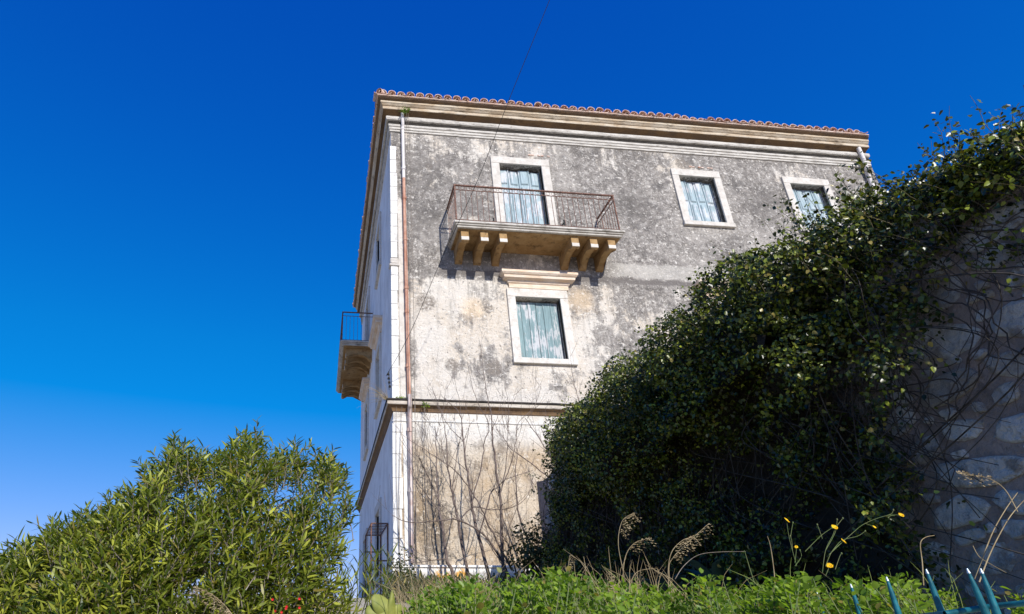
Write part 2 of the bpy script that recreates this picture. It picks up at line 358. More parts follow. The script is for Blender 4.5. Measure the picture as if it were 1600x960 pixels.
def scatter(tmpl, pos, d, nrm, length, width):
    tv, tf = tmpl; d = unit(d); s = unit(np.cross(d, nrm)); n = np.cross(s, d)
    L = np.broadcast_to(np.asarray(length, float), (len(pos),))[:, None, None]
    Wd = np.broadcast_to(np.asarray(width, float), (len(pos),))[:, None, None]
    V = pos[:, None, :]+tv[None, :, 0:1]*Wd*s[:, None, :]+tv[None, :, 1:2]*L*d[:, None, :]+tv[None, :, 2:3]*L*n[:, None, :]
    Fc = tf[None]+(np.arange(len(pos))*len(tv))[:, None, None]
    return V.reshape(-1, 3), Fc.reshape(-1, tf.shape[1])
def rv(n): return unit(rng.normal(size=(n, 3)))

# ------------------------------------------------------------------ ground
def gz(x, y):
    z = 0 if y < 1.2 else (1.30*(y-1.2)/.5 if y < 1.7 else 1.30+(y-1.7)*(1.05/9.3) if y < 11 else 2.35)
    return z
def make_ground():
    xs = [-2000, -400, -80, -30, -14]+[-10+.75*i for i in range(42)]+[40, 90, 400, 2000]
    ys = [-2000, -300, -60, -15, -4, 0, 1.2, 1.45, 1.7]+[2+.5*i for i in range(24)]+[16, 22, 30, 60, 200, 800, 2500]
    V = []; Fc = []
    for y in ys:
        for x in xs:
            z = gz(x, y)
            if 1.7 < y < 14 and -10 < x < 20: z += .05*math.sin(x*2.3+y)*math.sin(y*1.7)-.03
            V.append((x, y, z))
    nx = len(xs)
    for j in range(len(ys)-1):
        for i in range(nx-1):
            a = j*nx+i; Fc.append((a, a+1, a+nx+1, a+nx))
    o = np_obj('ground', V, Fc, M['earth'], None, True); tag(o, kind='structure')
make_ground()

# ------------------------------------------------------------------ the house
X0, X1, Y0, Y1 = 1.39, 14.84, 12.0, 22.7
ZB, ZT = 2.2, 14.30
house = tag(empty('villa', (X0, Y0, ZB)), 'old three storey villa with stained grey plaster, balconies and terracotta eaves', 'house')
# openings as (centre, z0, z1, width) on each wall
WZ = (11.20, 12.67)
OPEN_F = [(9.46, *WZ, .98), (12.60, *WZ, .98), (4.70, 10.07, 12.64, 1.10), (4.72, 7.21, 8.74, 1.05), (9.46, 7.21, 8.74, 1.05), (12.6, 7.21, 8.74, 1.05)]
OPEN_L = [(15.2, *WZ, .98), (19.4, 10.07, 12.64, 1.10), (15.2, 7.21, 8.74, 1.05), (19.4, 7.21, 8.74, 1.05), (15.2, 3.0, 4.5, 1.0), (19.4, 2.4, 4.5, 1.1)]
def wall(name, mapf, u0, u1, v0, v1, holes, mat, depth=.42, extra_u=(), extra_v=()):
    us = sorted({u0, u1, *extra_u, *[h[0]-h[3]/2 for h in holes], *[h[0]+h[3]/2 for h in holes]})
    vs = sorted({v0, v1, *extra_v, *[h[1] for h in holes], *[h[2] for h in holes]})
    bm = bmesh.new(); G = {}
    def v(i, j, d=0):
        k = (i, j, d)
        if k not in G: G[k] = bm.verts.new(mapf(us[i], vs[j], d))
        return G[k]
    def hole(i, j):
        uc = (us[i]+us[i+1])/2; vc = (vs[j]+vs[j+1])/2
        return any(abs(uc-h[0]) < h[3]/2 and h[1] < vc < h[2] for h in holes)
    nu, nv = len(us)-1, len(vs)-1
    for i in range(nu):
        for j in range(nv):
            if not hole(i, j): bm.faces.new((v(i, j), v(i+1, j), v(i+1, j+1), v(i, j+1)))
            else:
                for (a, b, c_, d_, di, dj) in ((i, j, i, j+1, -1, 0), (i+1, j, i+1, j+1, 1, 0), (i, j, i+1, j, 0, -1), (i, j+1, i+1, j+1, 0, 1)):
                    ii, jj = i+di, j+dj
                    if 0 <= ii < nu and 0 <= jj < nv and hole(ii, jj): continue
                    bm.faces.new((v(a, b), v(c_, d_), v(c_, d_, depth), v(a, b, depth)))
                bm.faces.new((v(i, j, depth), v(i+1, j, depth), v(i+1, j+1, depth), v(i, j+1, depth)))
    bmesh.ops.recalc_face_normals(bm, faces=bm.faces)
    return bm_obj(name, bm, mat, house)
wall('wall', lambda u, v, d: (u, Y0+d, v), X0, X1, 2.94, ZT, OPEN_F, M['front'])
wall('wall', lambda u, v, d: (X0+d, u, v), Y0+.001, Y1, ZB, ZT, OPEN_L, M['side'])
bm = bmesh.new()
for q in (((X1, Y0+.001, ZB), (X1, Y1, ZB), (X1, Y1, ZT), (X1, Y0+.001, ZT)), ((X0+.001, Y1, ZB), (X1-.001, Y1, ZB), (X1-.001, Y1, ZT), (X0+.001, Y1, ZT))):
    bm.faces.new([bm.verts.new(p) for p in q])
bm_obj('wall', bm, M['side'], house)

def profile_run(name, prof, mat, x0, x1, corner=True, left=True, xe=None, noise_amp=0.0):
    """prof: list of (projection, z). Runs along the front, mitred at the left corner and back along the left wall"""
    bm = bmesh.new(); cols = []
    n = 44
    stations = []
    if left:
        for k in range(13): stations.append(('L', Y1+.001-(Y1-Y0)*k/12))
        stations.pop()
    stations.append(('C', 0))
    for k in range(1, n+1): stations.append(('F', X0+(x1-X0)*k/n))
    for kind, s in stations:
        col = []
        for i, (o, z) in enumerate(prof):
            j = noise_amp*(math.sin(s*3.1+i*2.2)+math.sin(s*7.7+i*5.1)+.6*math.sin(s*17.3+i)) if kind != 'C' else 0
            oo = max(o+j*(.6 if o > .02 else 0), .0); zz = z+j*.6
            if kind == 'L': p = (X0-oo, s, zz)
            elif kind == 'C': p = (X0-o, Y0-o, z)
            else: p = (s, Y0-oo, zz)
            col.append(bm.verts.new(p))
        cols.append(col)
    for a, b in zip(cols, cols[1:]):
        for i in range(len(prof)-1): bm.faces.new((a[i], a[i+1], b[i+1], b[i]))
    for c_ in (cols[0], cols[-1]):
        try: bm.faces.new(c_)
        except Exception: pass
    bmesh.ops.recalc_face_normals(bm, faces=bm.faces)
    return bm_obj(name, bm, mat, house)
# lower architrave, bead, shaded cove, bright fascia, eaves soffit
profile_run('architrave', [(-.05, 13.44), (.03, 13.45), (.03, 13.50), (.022, 13.505), (.045, 13.515), (.045, 13.575), (.035, 13.58), (.062, 13.60), (.062, 13.663), (-.05, 13.668)], M['arch'], X0, 14.80, noise_amp=.002)
profile_run('bead', [(-.05, 13.75), (.06, 13.751), (.09, 13.755), (.115, 13.765), (.13, 13.80), (.13, 13.85), (.11, 13.885), (-.05, 13.89)], M['arch'], X0, 14.78, noise_amp=.003)
M['cove'] = stone('stained_shaded_cove', (.20, .125, .065), (.15, .10, .065), (.06, .04, .028), .6, 2.2, (1, 1, 3), .02)  # dirt brown, with underside shade and orange bounce put into the colour
M['near_black'] = stone('near_black_stone', (.018, .016, .014), (.04, .034, .03), (.09, .08, .065), .5, 3, (1, 1, 3))  # near-black, for the groove under the bead and the ledge edge
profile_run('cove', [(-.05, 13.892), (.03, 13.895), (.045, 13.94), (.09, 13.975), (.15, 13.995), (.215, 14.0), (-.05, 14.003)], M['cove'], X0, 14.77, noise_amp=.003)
profile_run('cornice', [(-.05, 14.005), (.215, 14.006), (.225, 14.015), (.225, 14.09), (.205, 14.097), (.235, 14.115), (.27, 14.16), (.285, 14.17), (.285, 14.225), (-.05, 14.228)], M['cornice'], X0, 14.76, noise_amp=.003)
profile_run('dark_groove', [(-.05, 13.6705), (.06, 13.672), (.063, 13.745), (-.05, 13.748)], M['near_black'], X0, 14.79, noise_amp=.004)
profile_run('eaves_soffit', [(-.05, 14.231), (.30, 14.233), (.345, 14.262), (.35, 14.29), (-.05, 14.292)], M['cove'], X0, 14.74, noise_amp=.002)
profile_run('ledge_edge', [(-.05, 6.104), (.145, 6.105), (.15, 6.118), (.148, 6.145), (.12, 6.152), (-.05, 6.165)], M['near_black'], X0, 14.83, noise_amp=.005)  # black lichen grime along the top edge of the ledge
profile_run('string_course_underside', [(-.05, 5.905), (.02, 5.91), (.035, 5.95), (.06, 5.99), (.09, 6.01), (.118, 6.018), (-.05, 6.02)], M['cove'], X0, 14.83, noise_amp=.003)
profile_run('string_course', [(-.05, 6.022), (.12, 6.024), (.132, 6.035), (.132, 6.098), (-.05, 6.102)], M['string'], X0, 14.83, noise_amp=.003)
profile_run('band_moulding', [(-.05, 5.70), (.012, 5.702), (.022, 5.715), (.012, 5.73), (-.05, 5.735)], M['white'], X0+.3, 14.82, left=False)
# plinth
bm = bmesh.new(); box(bm, X0-.05, X1-.01, Y0-.05, Y0+.3, ZB, 2.90, .01); box(bm, X0-.07, X1-.005, Y0-.08, Y0+.3, 2.903, 2.945, .008)
bm_obj('plinth', bm, M['plinth'], house)

# corner strip of limewashed quoins, each block its own piece
rq = random.Random(3)
def quoins(z0, z1, h, w):
    z = z0; 
    while z < z1-.1:
        hh = min(h*rq.uniform(.8, 1.25), z1-z)
        bm = bmesh.new(); dx = rq.uniform(-.012, .012)
        box(bm, X0-.022-rq.uniform(0, .006), X0+w+dx, Y0-.022-rq.uniform(0, .007), Y0+.14, z+.004, z+hh-.004, .005)
        bm_obj('quoin', bm, M['white'], house); z += hh
quoins(6.15, 9.38, .36, .125); quoins(9.62, 12.96, .36, .135); quoins(2.95, 5.66, .5, .16)
bm = bmesh.new(); box(bm, X0-.06, X0+.17, Y0-.05, Y0+.16, 9.39, 9.45, .015); box(bm, X0-.04, X0+.15, Y0-.035, Y0+.15, 9.455, 9.61, .02)
bm_obj('quoin_cap', bm, M['frame_up'], house)
bm = bmesh.new(); box(bm, X0+.15, X0+.285, Y0-.012, Y0+.05, 6.15, 11.3, .004)
bm_obj('pilaster_strip', bm, M['frame_up'], house)
bm = bmesh.new(); box(bm, X0+.19, X0+.30, Y0-.012, Y0+.05, 2.95, 5.66, .004)
bm_obj('pilaster_strip', bm, M['white'], house)

# ---- windows: meshes are cached so alike windows share them
cache = {}
def cached(key, build):
    if key not in cache:
        bm = bmesh.new(); build(bm); me = bpy.data.meshes.new(key); bm.to_mesh(me); bm.free(); cache[key] = me
    return cache[key]
def frame_bm(w, h, fw, top, bot, proud):
    def f(bm):
        box(bm, -w/2-fw, -w/2, -proud, .105, 0, h, .006); box(bm, w/2, w/2+fw, -proud, .105, 0, h, .006)
        box(bm, -w/2-fw, w/2+fw, -proud-.003, .105, h+.002, h+top, .006)
        if bot: box(bm, -w/2-fw-.01, w/2+fw+.01, -proud-.03, .12, -bot, -.002, .008)
    return f
def panel_leaf(w, h, splits):
    def f(bm):
        box(bm, -w/2+.004, w/2-.004, 0, .03, 0, h, .003)
        st = .036
        ys = [0]+[s*h for s in splits]+[h]
        for a, b in zip(ys, ys[1:]):
            x0, x1 = -w/2+st, w/2-st
            z0, z1 = a+.04, b-.04
            o = [bm.verts.new(p) for p in ((x0, -.002, z0), (x1, -.002, z0), (x1, -.002, z1), (x0, -.002, z1))]
            i = [bm.verts.new(p) for p in ((x0+.022, -.028, z0+.03), (x1-.022, -.028, z0+.03), (x1-.022, -.028, z1-.012), (x0+.022, -.028, z1-.012))]
            bm.faces.new(i)
            for k in range(4): bm.faces.new((o[k], o[(k+1) % 4], i[(k+1) % 4], i[k]))
        box(bm, w/2-.014, w/2+.006, -.02, -.001, 0, h, .003)
    return f
def plank_leaf(w, h, n, seed):
    def f(bm):
        r = random.Random(seed); pw = w/n
        for k in range(n):
            x = -w/2+k*pw; d = r.uniform(-.006, .006)
            box(bm, x+.003, x+pw-.003, d, .026, r.uniform(0, .03), h-r.uniform(0, .02), .003)
            if k: box(bm, x-.007, x+.007, -.014, -.001, .01, h-.02, .002)
    return f
def pediment_bm(w):
    def f(bm):
        prof = [(0, 0), (.035, .0), (.04, .10), (.065, .12), (.085, .17), (.17, .20), (.18, .26), (.20, .27), (.235, .31), (.235, .36), (.22, .375), (0, .39)]
        rings = []
        for o, z in prof:
            e = w/2-.235+o
            rings.append([bm.verts.new(p) for p in ((-e, .02, z), (-e, -o-.001, z), (e, -o-.001, z), (e, .02, z))])
        for a, b in zip(rings, rings[1:]):
            for k in range(3): bm.faces.new((a[k], a[k+1], b[k+1], b[k]))
        bmesh.ops.recalc_face_normals(bm, faces=bm.faces)
    return f
def window(kind, c, z0, z1, w, side=False):
    h = z1-z0
    loc = (c, Y0, z0) if not side else (X0, c, z0)
    e = empty('window' if kind != 'door' else 'balcony_door', loc, -PI/2 if side else 0, house)
    fw = .185 if kind != 'door' else .215
    fm = M['frame'] if kind == 'B' else M['frame_up']
    key = f'frame_{kind}_{w}_{h:.2f}_{side}'
    link('frame', cached(key, frame_bm(w, h, fw, .215, .0 if kind == 'door' else .13, .045)), fm, e, True)
    lr = random.Random(int(c*10+z0*7))
    if kind == 'B':
        n = 2; lw = w/n
        for k in range(n):
            me = cached(f'plank_leaf_{k}_{side}', plank_leaf(lw-.01, h-.03, 3, 5+k))
            o = link('shutter_leaf', me, M['teal'], e, True); o.location = (-w/2+(k+.5)*lw-.02, .135+lr.uniform(-.006, .006), .005)
            o.rotation_euler = (0, lr.uniform(-.006, .006), lr.uniform(-.02, .02))
        me = cached(f'pediment_{side}', pediment_bm(1.80)); o = link('pediment', me, M['ped'], e, True); o.location = (.06, 0, h+.235)
    else:
        n = 4; lw = w/n
        for k in range(n):
            me = cached(f'panel_leaf_{kind}_{side}', panel_leaf(lw-.004, h-(.035 if kind != 'door' else .06), (.5,) if kind != 'door' else (.12, .22, .80)))
            o = link('shutter_leaf', me, M['pale'], e, True)
            o.location = (-w/2+(k+.5)*lw-.012, .145+lr.uniform(-.012, .012)+(.012 if k % 2 else -.006), .0)
            o.rotation_euler = (lr.uniform(-.006, .006), lr.uniform(-.008, .008), (.07 if k % 2 else -.07)+lr.uniform(-.02, .02))
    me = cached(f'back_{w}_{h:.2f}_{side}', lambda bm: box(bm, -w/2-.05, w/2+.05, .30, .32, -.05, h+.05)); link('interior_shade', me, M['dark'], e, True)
    return e
window('W', *OPEN_F[0]); window('W', *OPEN_F[1]); window('door', *OPEN_F[2])
for i in (3, 4, 5): window('B', *OPEN_F[i])
window('W', *OPEN_L[0], side=True); window('door', *OPEN_L[1], side=True)
window('B', *OPEN_L[2], side=True); window('B', *OPEN_L[3], side=True); window('W', *OPEN_L[4], side=True); window('door', *OPEN_L[5], side=True)

# relieving-arch bricks showing above two openings
for bx, bz, nb in ((4.95, 12.99, 7), (9.35, 13.0, 8)):
    for k in range(nb):
        if k % 3 == 2: continue
        bm = bmesh.new(); box(bm, bx+k*.085, bx+k*.085+.07, Y0-.012-rq.uniform(0, .01), Y0+.05, bz+rq.uniform(-.006, .006), bz+.035, .004)
        bm_obj('brick', bm, M['tile'], house)
# ---- balconies
def corbel_bm(bm, w=.17):
    prof = [(0, .33), (-.80, .33), (-.80, .065), (-.77, .05), (-.73, .055), (-.70, .10), (-.60, .135), (-.45, .15), (-.30, .135), (-.17, .08), (-.08, -.02), (-.04, -.04), (0, -.05)]
    a = [bm.verts.new((-w/2, y, z)) for y, z in prof]; b = [bm.verts.new((w/2, y, z)) for y, z in prof]
    bm.faces.new(a); bm.faces.new(b[::-1])
    for i in range(len(prof)):
        j = (i+1) % len(prof); bm.faces.new((a[i], b[i], b[j], a[j]))
    bmesh.ops.triangulate(bm, faces=[f for f in bm.faces if len(f.verts) > 4])
    bmesh.ops.recalc_face_normals(bm, faces=bm.faces)
def fascia_bm(bm, w=.172):
    box(bm, -w/2, w/2, -.812, -.797, .075, .165, .003)
def balcony(loc, side, x0, x1, cx, d=.95):
    e = empty('balcony', loc, -PI/2 if side else 0, house)
    bm = bmesh.new()
    box(bm, x0+.06, x1-.06, -d+.06, 0, .0, .045, .01); box(bm, x0+.03, x1-.03, -d+.03, 0, .047, .085, .012); box(bm, x0, x1, -d, 0, .087, .145, .01)
    bm_obj('slab', bm, M['slab'], e, True)
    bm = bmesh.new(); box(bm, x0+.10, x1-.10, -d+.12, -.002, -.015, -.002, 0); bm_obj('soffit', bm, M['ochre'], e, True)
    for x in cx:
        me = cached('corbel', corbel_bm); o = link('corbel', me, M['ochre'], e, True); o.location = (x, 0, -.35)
        me = cached('corbel_face', fascia_bm); o = link('corbel_face', me, M['frame'], e, True); o.location = (x, 0, -.35)
    # railing
    zb, zt = .145, 1.16; xi0, xi1, yi = x0+.06, x1-.10, -d+.06
    hb = lambda name, pts, r: tubes(name, [(pts, r)], M['iron'], e, 4, True)
    bm = bmesh.new()
    box(bm, xi0-.02, xi1+.02, yi-.02, yi+.02, zt-.014, zt+.012); box(bm, xi0-.02, xi0+.02, yi+.022, .0, zt-.014, zt+.012); box(bm, xi1-.02, xi1+.02, yi+.022, .0, zt-.014, zt+.012)
    bm_obj('handrail', bm, M['iron'], e, True)
    for zz in (zb+.05, zt-.13):
        bm = bmesh.new(); box(bm, xi0, xi1, yi-.008, yi+.008, zz-.006, zz+.006); box(bm, xi0-.008, xi0+.008, yi+.01, 0, zz-.006, zz+.006); box(bm, xi1-.008, xi1+.008, yi+.01, 0, zz-.006, zz+.006)
        bm_obj('rail', bm, M['iron'], e, True)
    bar = cached('baluster', lambda bm: box(bm, -.005, .005, -.005, .005, 0, zt-.13-zb))
    post = cached('corner_post', lambda bm: box(bm, -.014, .014, -.014, .014, 0, zt-zb-.012))
    ring = cached('ring_ornament', lambda bm: ring_bm(bm))
    n = round((xi1-xi0)/.125)
    for k in range(n+1):
        x = xi0+(xi1-xi0)*k/n
        if k in (0, n): o = link('corner_post', post, M['iron'], e, True)
        else: o = link('baluster', bar, M['iron'], e, True)
        o.location = (x, yi, zb)
        if k < n: o = link('ring_ornament', ring, M['iron'], e, True); o.location = (x+(xi1-xi0)/n/2, yi, zt-.07)
    m_ = 8
    for xx in (xi0, xi1):
        for k in range(1, m_):
            o = link('baluster', bar, M['iron'], e, True); o.location = (xx, yi*(1-k/m_), zb)
    return e
def ring_bm(bm):
    seg = 10; R0, r = .045, .005
    rr = [[bm.verts.new(((R0+r*math.cos(b))*math.cos(a), r*math.sin(b), (R0+r*math.cos(b))*math.sin(a))) for b in (0, 2.1, 4.2)] for a in [2*PI*k/seg for k in range(seg)]]
    for i in range(seg):
        for j in range(3): bm.faces.new((rr[i][j], rr[(i+1) % seg][j], rr[(i+1) % seg][(j+1) % 3], rr[i][(j+1) % 3]))
balcony((4.64, Y0, 9.94), False, 2.68-4.64, 6.62-4.64, [v-4.64 for v in (2.93, 3.37, 3.80, 5.46, 5.90, 6.32)])
balcony((X0, 19.4, 9.94), True, -2.1, 2.1, (-1.75, -1.25, -.8, .8, 1.25, 1.75), 1.0)

for xx, zz in ((4.70-.86, 10.78), (4.70+.90, 10.86)):
    bm = bmesh.new(); box(bm, xx-.012, xx+.012, Y0-.10, Y0-.001, zz-.01, zz+.01); box(bm, xx-.022, xx+.018, Y0-.112, Y0-.10, zz-.10, zz+.07)
    bm_obj('shutter_stay', bm, M['dark'], house)
# ---- downpipes
def pipe(name, pts, r, mat, rings):
    o = tubes(name, [(smooth_path(pts, 3), r)], mat, house, 10)
    for z, p in rings:
        bm = bmesh.new(); bmesh.ops.create_cone(bm, cap_ends=True, segments=12, radius1=r*1.25, radius2=r*1.25, depth=.07, matrix=Matrix.Translation((p[0], p[1], z)))
        bm_obj('pipe_bracket', bm, mat, house)
px_, py_ = 1.70, Y0-.075
pipe('drainpipe', [(px_-.02, Y0-.16, 13.95), (px_-.02, Y0-.15, 13.80), (px_-.01, Y0-.11, 13.62), (px_-.01, py_, 13.4), (px_-.01, py_, 11.9)], .042, M['pvc'], [(13.5, (px_-.01, py_)), (12.2, (px_-.01, py_))])
pipe('drainpipe', [(px_-.008, py_, 11.95), (px_, py_, 9.0), (px_+.01, py_, 6.2)], .04, M['copper'], [(z, (px_, py_)) for z in (11.3, 10.1, 8.8, 8.2, 6.9)])
pipe('drainpipe', [(px_+.01, Y0-.17, 6.22), (px_+.01, Y0-.16, 6.0), (px_+.01, py_, 5.8), (px_+.005, py_, 4.4), (px_, py_, 2.98)], .042, M['pinkpipe'], [(z, (px_+.005, py_)) for z in (5.5, 4.3, 3.2)])
pipe('drainpipe', [(14.47, Y0-.17, 14.0), (14.48, Y0-.165, 13.6), (14.49, Y0-.12, 13.3), (14.5, Y0-.09, 12.9), (14.5, Y0-.09, 9.4), (14.5, Y0-.09, 2.4)], .054, M['pvc'], [(13.3, (14.5, Y0-.09)), (11.5, (14.5, Y0-.09))])

# ---- roof with barrel tiles
roof = empty('roof', (X0, Y0, 14.30), 0, house); roof.location = (0, 0, 0)
roof.parent = house; roof.matrix_parent_inverse = Matrix.Translation(-Vector(house.location))
SL = math.tan(R(17))
def tile_mesh(up):
    def f(bm):
        seg = 7; L = .44; r0, r1 = .104, .086; th = .013
        rows = []
        for y, r in ((0, r0), (L, r1)):
            for rr in (r, r-th):
                row = []
                for k in range(seg+1):
                    a = PI*k/seg
                    row.append(bm.verts.new((rr*math.cos(a), y, rr*math.sin(a)*(1.0 if up else -.5)+y*SL)))
                rows.append(row)
        o0, i0, o1, i1 = rows
        for k in range(seg):
            for a, b in ((o0, o1), (i0, i1), (o0, i0), (o1, i1)): bm.faces.new((a[k], a[k+1], b[k+1], b[k]))
        for k in (0, seg): bm.faces.new((o0[k], i0[k], i1[k], o1[k]))
        bmesh.ops.recalc_face_normals(bm, faces=bm.faces)
    return f
tr = random.Random(9)
def put_tile(me, u, off, z, side, tilt=0):
    if tr.random() < .06: off -= tr.uniform(.03, .09)
    o = link('roof_tile', me, M['tile'], roof, True)
    o.location = (u, Y0-off, z) if not side else (X0-off, u, z)
    o.rotation_euler = (tr.uniform(-.04, .05), tr.uniform(-.10, .10), (-PI/2 if side else 0)+tr.uniform(-.09, .09))
SP = .242
EO = .40
for side in (False, True):
    u0, u1 = (X0-.36, 14.70) if not side else (Y0-.20, Y1+.15)
    n = int((u1-u0)/SP)
    for k in range(n+1):
        u = u0+k*SP
        pan = cached('pan_tile', tile_mesh(False)); cov = cached('cover_tile', tile_mesh(True))
        put_tile(pan, u, EO+tr.uniform(-.015, .02), 14.375+tr.uniform(-.005, .005), side)
        if k < n: put_tile(cov, u+SP/2, EO-.045+tr.uniform(-.02, .025), 14.405+tr.uniform(-.006, .010), side)
bm = bmesh.new()     # thin brick course under the tiles
x = X0-.385
while x < 14.70:
    w = tr.uniform(.20, .30); box(bm, x+.003, min(x+w-.003, 14.72), Y0-.385-tr.uniform(0, .012), Y0-.05, 14.294, 14.318+tr.uniform(0, .003), .004); x += w
y = Y0-.08
while y < Y1+.1:
    w = tr.uniform(.20, .30); box(bm, X0-.385-tr.uniform(0, .012), X0-.05, y+.003, y+w-.003, 14.294, 14.318+tr.uniform(0, .003), .004); y += w
bm_obj('eaves_course', bm, M['tile'], roof, True)
# the field of tiles behind the first course: one corrugated, hipped sheet
def roof_field():
    V = []; Fc = []; n0 = 0
    xa, xb, ya, yb = X0-.30, 14.74, Y0-.30, Y1+.30; midy = (ya+yb)/2; run = (yb-ya)/2; st = .0605
    def strip(P0, dirv, inw, length, runf):
        nonlocal n0
        k = int(length/st)
        for i in range(k+1):
            s = i*st; r = runf(s); up = .045*(1 if (i % 4) in (0, 1) else 0)
            for t in (0, 1):
                V.append((P0[0]+dirv[0]*s+inw[0]*r*t, P0[1]+dirv[1]*s+inw[1]*r*t, 14.39+up+SL*r*t))
            if i: a = n0+2*(i-1); Fc.append((a, a+2, a+3, a+1))
        n0 += 2*(k+1)
    Lx, Ly = xb-xa, yb-ya
    strip((xa, ya), (1, 0), (0, 1), Lx, lambda s: min(s, run))
    strip((xa, yb), (1, 0), (0, -1), Lx, lambda s: min(s, run))
    strip((xa, ya), (0, 1), (1, 0), Ly, lambda s: min(s, Ly-s))
    o = np_obj('tile_field', V, Fc, M['tile'], roof, False, True); tag(o, kind='stuff')
roof_field()
V, Fc = tube_np([([(X0-.34, Y0-.36, 14.43), (X0-.1, Y0-.12, 14.50), (X0+5, Y0+5, 14.50+5.1*SL)], .095)], 10)
np_obj('ridge_tile', V, Fc, M['tile'], roof, True, True)

# ---- iron cage beside the left wall
cage = tag(empty('iron_cage', (1.0, 13.2, 2.3)), 'rusty open metal frame standing against the shaded side wall, low left', 'metal frame')
pA = at(580, 818, 13.0); pB = at(605.6, 818, 13.0)
xL, xR, zt = pA.x, pB.x, pA.z
yN, yF = 13.0, 14.5
def bar(name, a, b, r=.014): return tubes(name, [([a, b], r)], M['iron'], cage, 4)
for x in (xL, xR):
    for y in (yN, yF): bar('post', (x, y, 2.2), (x, y, zt), .016)
    bar('side_rail', (x, yN, zt), (x, yF, zt))
for zz in (zt, zt-.72, zt-1.35, zt-.36): 
    if zz != zt-.36: bar('cross_rail', (xL, yN, zz), (xR, yN, zz))
    if zz > 2.3: bar('cross_rail', (xL, yF, zz), (xR, yF, zz))
for k in range(1, 8):
    y = yN+(yF-yN)*k/8; bar('cross_bar', (xL, y, zt), (xR, y, zt), .009)
for k in range(7):
    y = yN+(yF-yN)*k/8; bar('cross_bar', (xL, y, zt-1.5), (xR, y, zt-1.5), .009)
bar('brace', (xL+.04, yN, zt-1.1), (xR, yN, zt-1.6+.2), .008)

# ---- cable
pts = [at(603, 588, 11.93), at(640, 522, 11.0), at(690, 405, 9.7), at(745, 285, 8.5), at(797, 152, 7.5), at(860, -3, 6.4), at(905, -120, 5.7)]
c_ = tubes('cable', [(smooth_path(pts, 4), .005)], M['cable'])
tag(c_, 'thin black overhead cable rising past the balcony into the blue sky', 'cable')
bm = bmesh.new()
for k in range(4):
    bmesh.ops.create_cone(bm, cap_ends=True, segments=8, radius1=.03, radius2=.02, depth=.04, matrix=Matrix.Translation((X0-.07-.01*k, 11.98+.0*k, 6.45+.09*k)))
bmesh.ops.create_cone(bm, cap_ends=True, segments=6, radius1=.008, radius2=.008, depth=.42, matrix=Matrix.Translation((X0-.085, 11.98, 6.58)))
bm_obj('insulator', bm, M['dark'], house)

# ------------------------------------------------------------------ rubble wall on the right
XW = 3.6
def wtop(y): return float(np.interp(y, [1.8, 2.6, 4, 10.2], [4.02, 4.15, 4.25, 4.1]))
swall = tag(empty('stone_wall', (XW, 6, 1.3)), 'rubble stone retaining wall in shade at the right edge under ivy', 'wall')
bm = bmesh.new(); ysW = np.linspace(1.8, 10.2, 30); ring = []
for y in ysW:
    zt_ = wtop(y)-.04+.05*math.sin(y*5); ring.append([bm.verts.new(p) for p in ((XW, y, .9), (XW, y, zt_), (XW+.6, y, zt_), (XW+.6, y, .9))])
for a, b in zip(ring, ring[1:]):
    for k in range(3): bm.faces.new((a[k], a[k+1], b[k+1], b[k]))
bm.faces.new(ring[0]); bm.faces.new(ring[-1]); bmesh.ops.recalc_face_normals(bm, faces=bm.faces)
bm_obj('mortar_core', bm, M['mortar'], swall)
sr = random.Random(21); placed = []
def try_stone(y, z, w, h):
    if z+h/2 > wtop(y)-.03 or z-h/2 < 1.0 or y-w/2 < 1.82 or y+w/2 > 10.15: return False
    for (a, b, c_, d_) in placed:
        if abs(a-y) < (c_+w)/2*.93 and abs(b-z) < (d_+h)/2*.93 and ((a-y)/((c_+w)/2))**2+((b-z)/((d_+h)/2))**2 < 1.25: return False
    placed.append((y, z, w, h)); return True
for (wr, hr, tries, ylo, yhi, cap) in (((.34, .55), (.15, .24), 900, 1.9, 4.4, 40), ((.22, .36), (.13, .20), 2600, 1.9, 4.4, 110), ((.12, .22), (.08, .13), 4200, 1.9, 4.2, 190), ((.35, .6), (.18, .3), 1500, 4.4, 10.1, 270), ((.06, .12), (.05, .08), 2200, 1.9, 3.4, 298)):
    for _ in range(tries):
        if len(placed) >= cap: break
        y_ = sr.uniform(ylo, yhi); try_stone(y_, sr.uniform(1.3, 4.25), sr.uniform(*wr), sr.uniform(*hr))
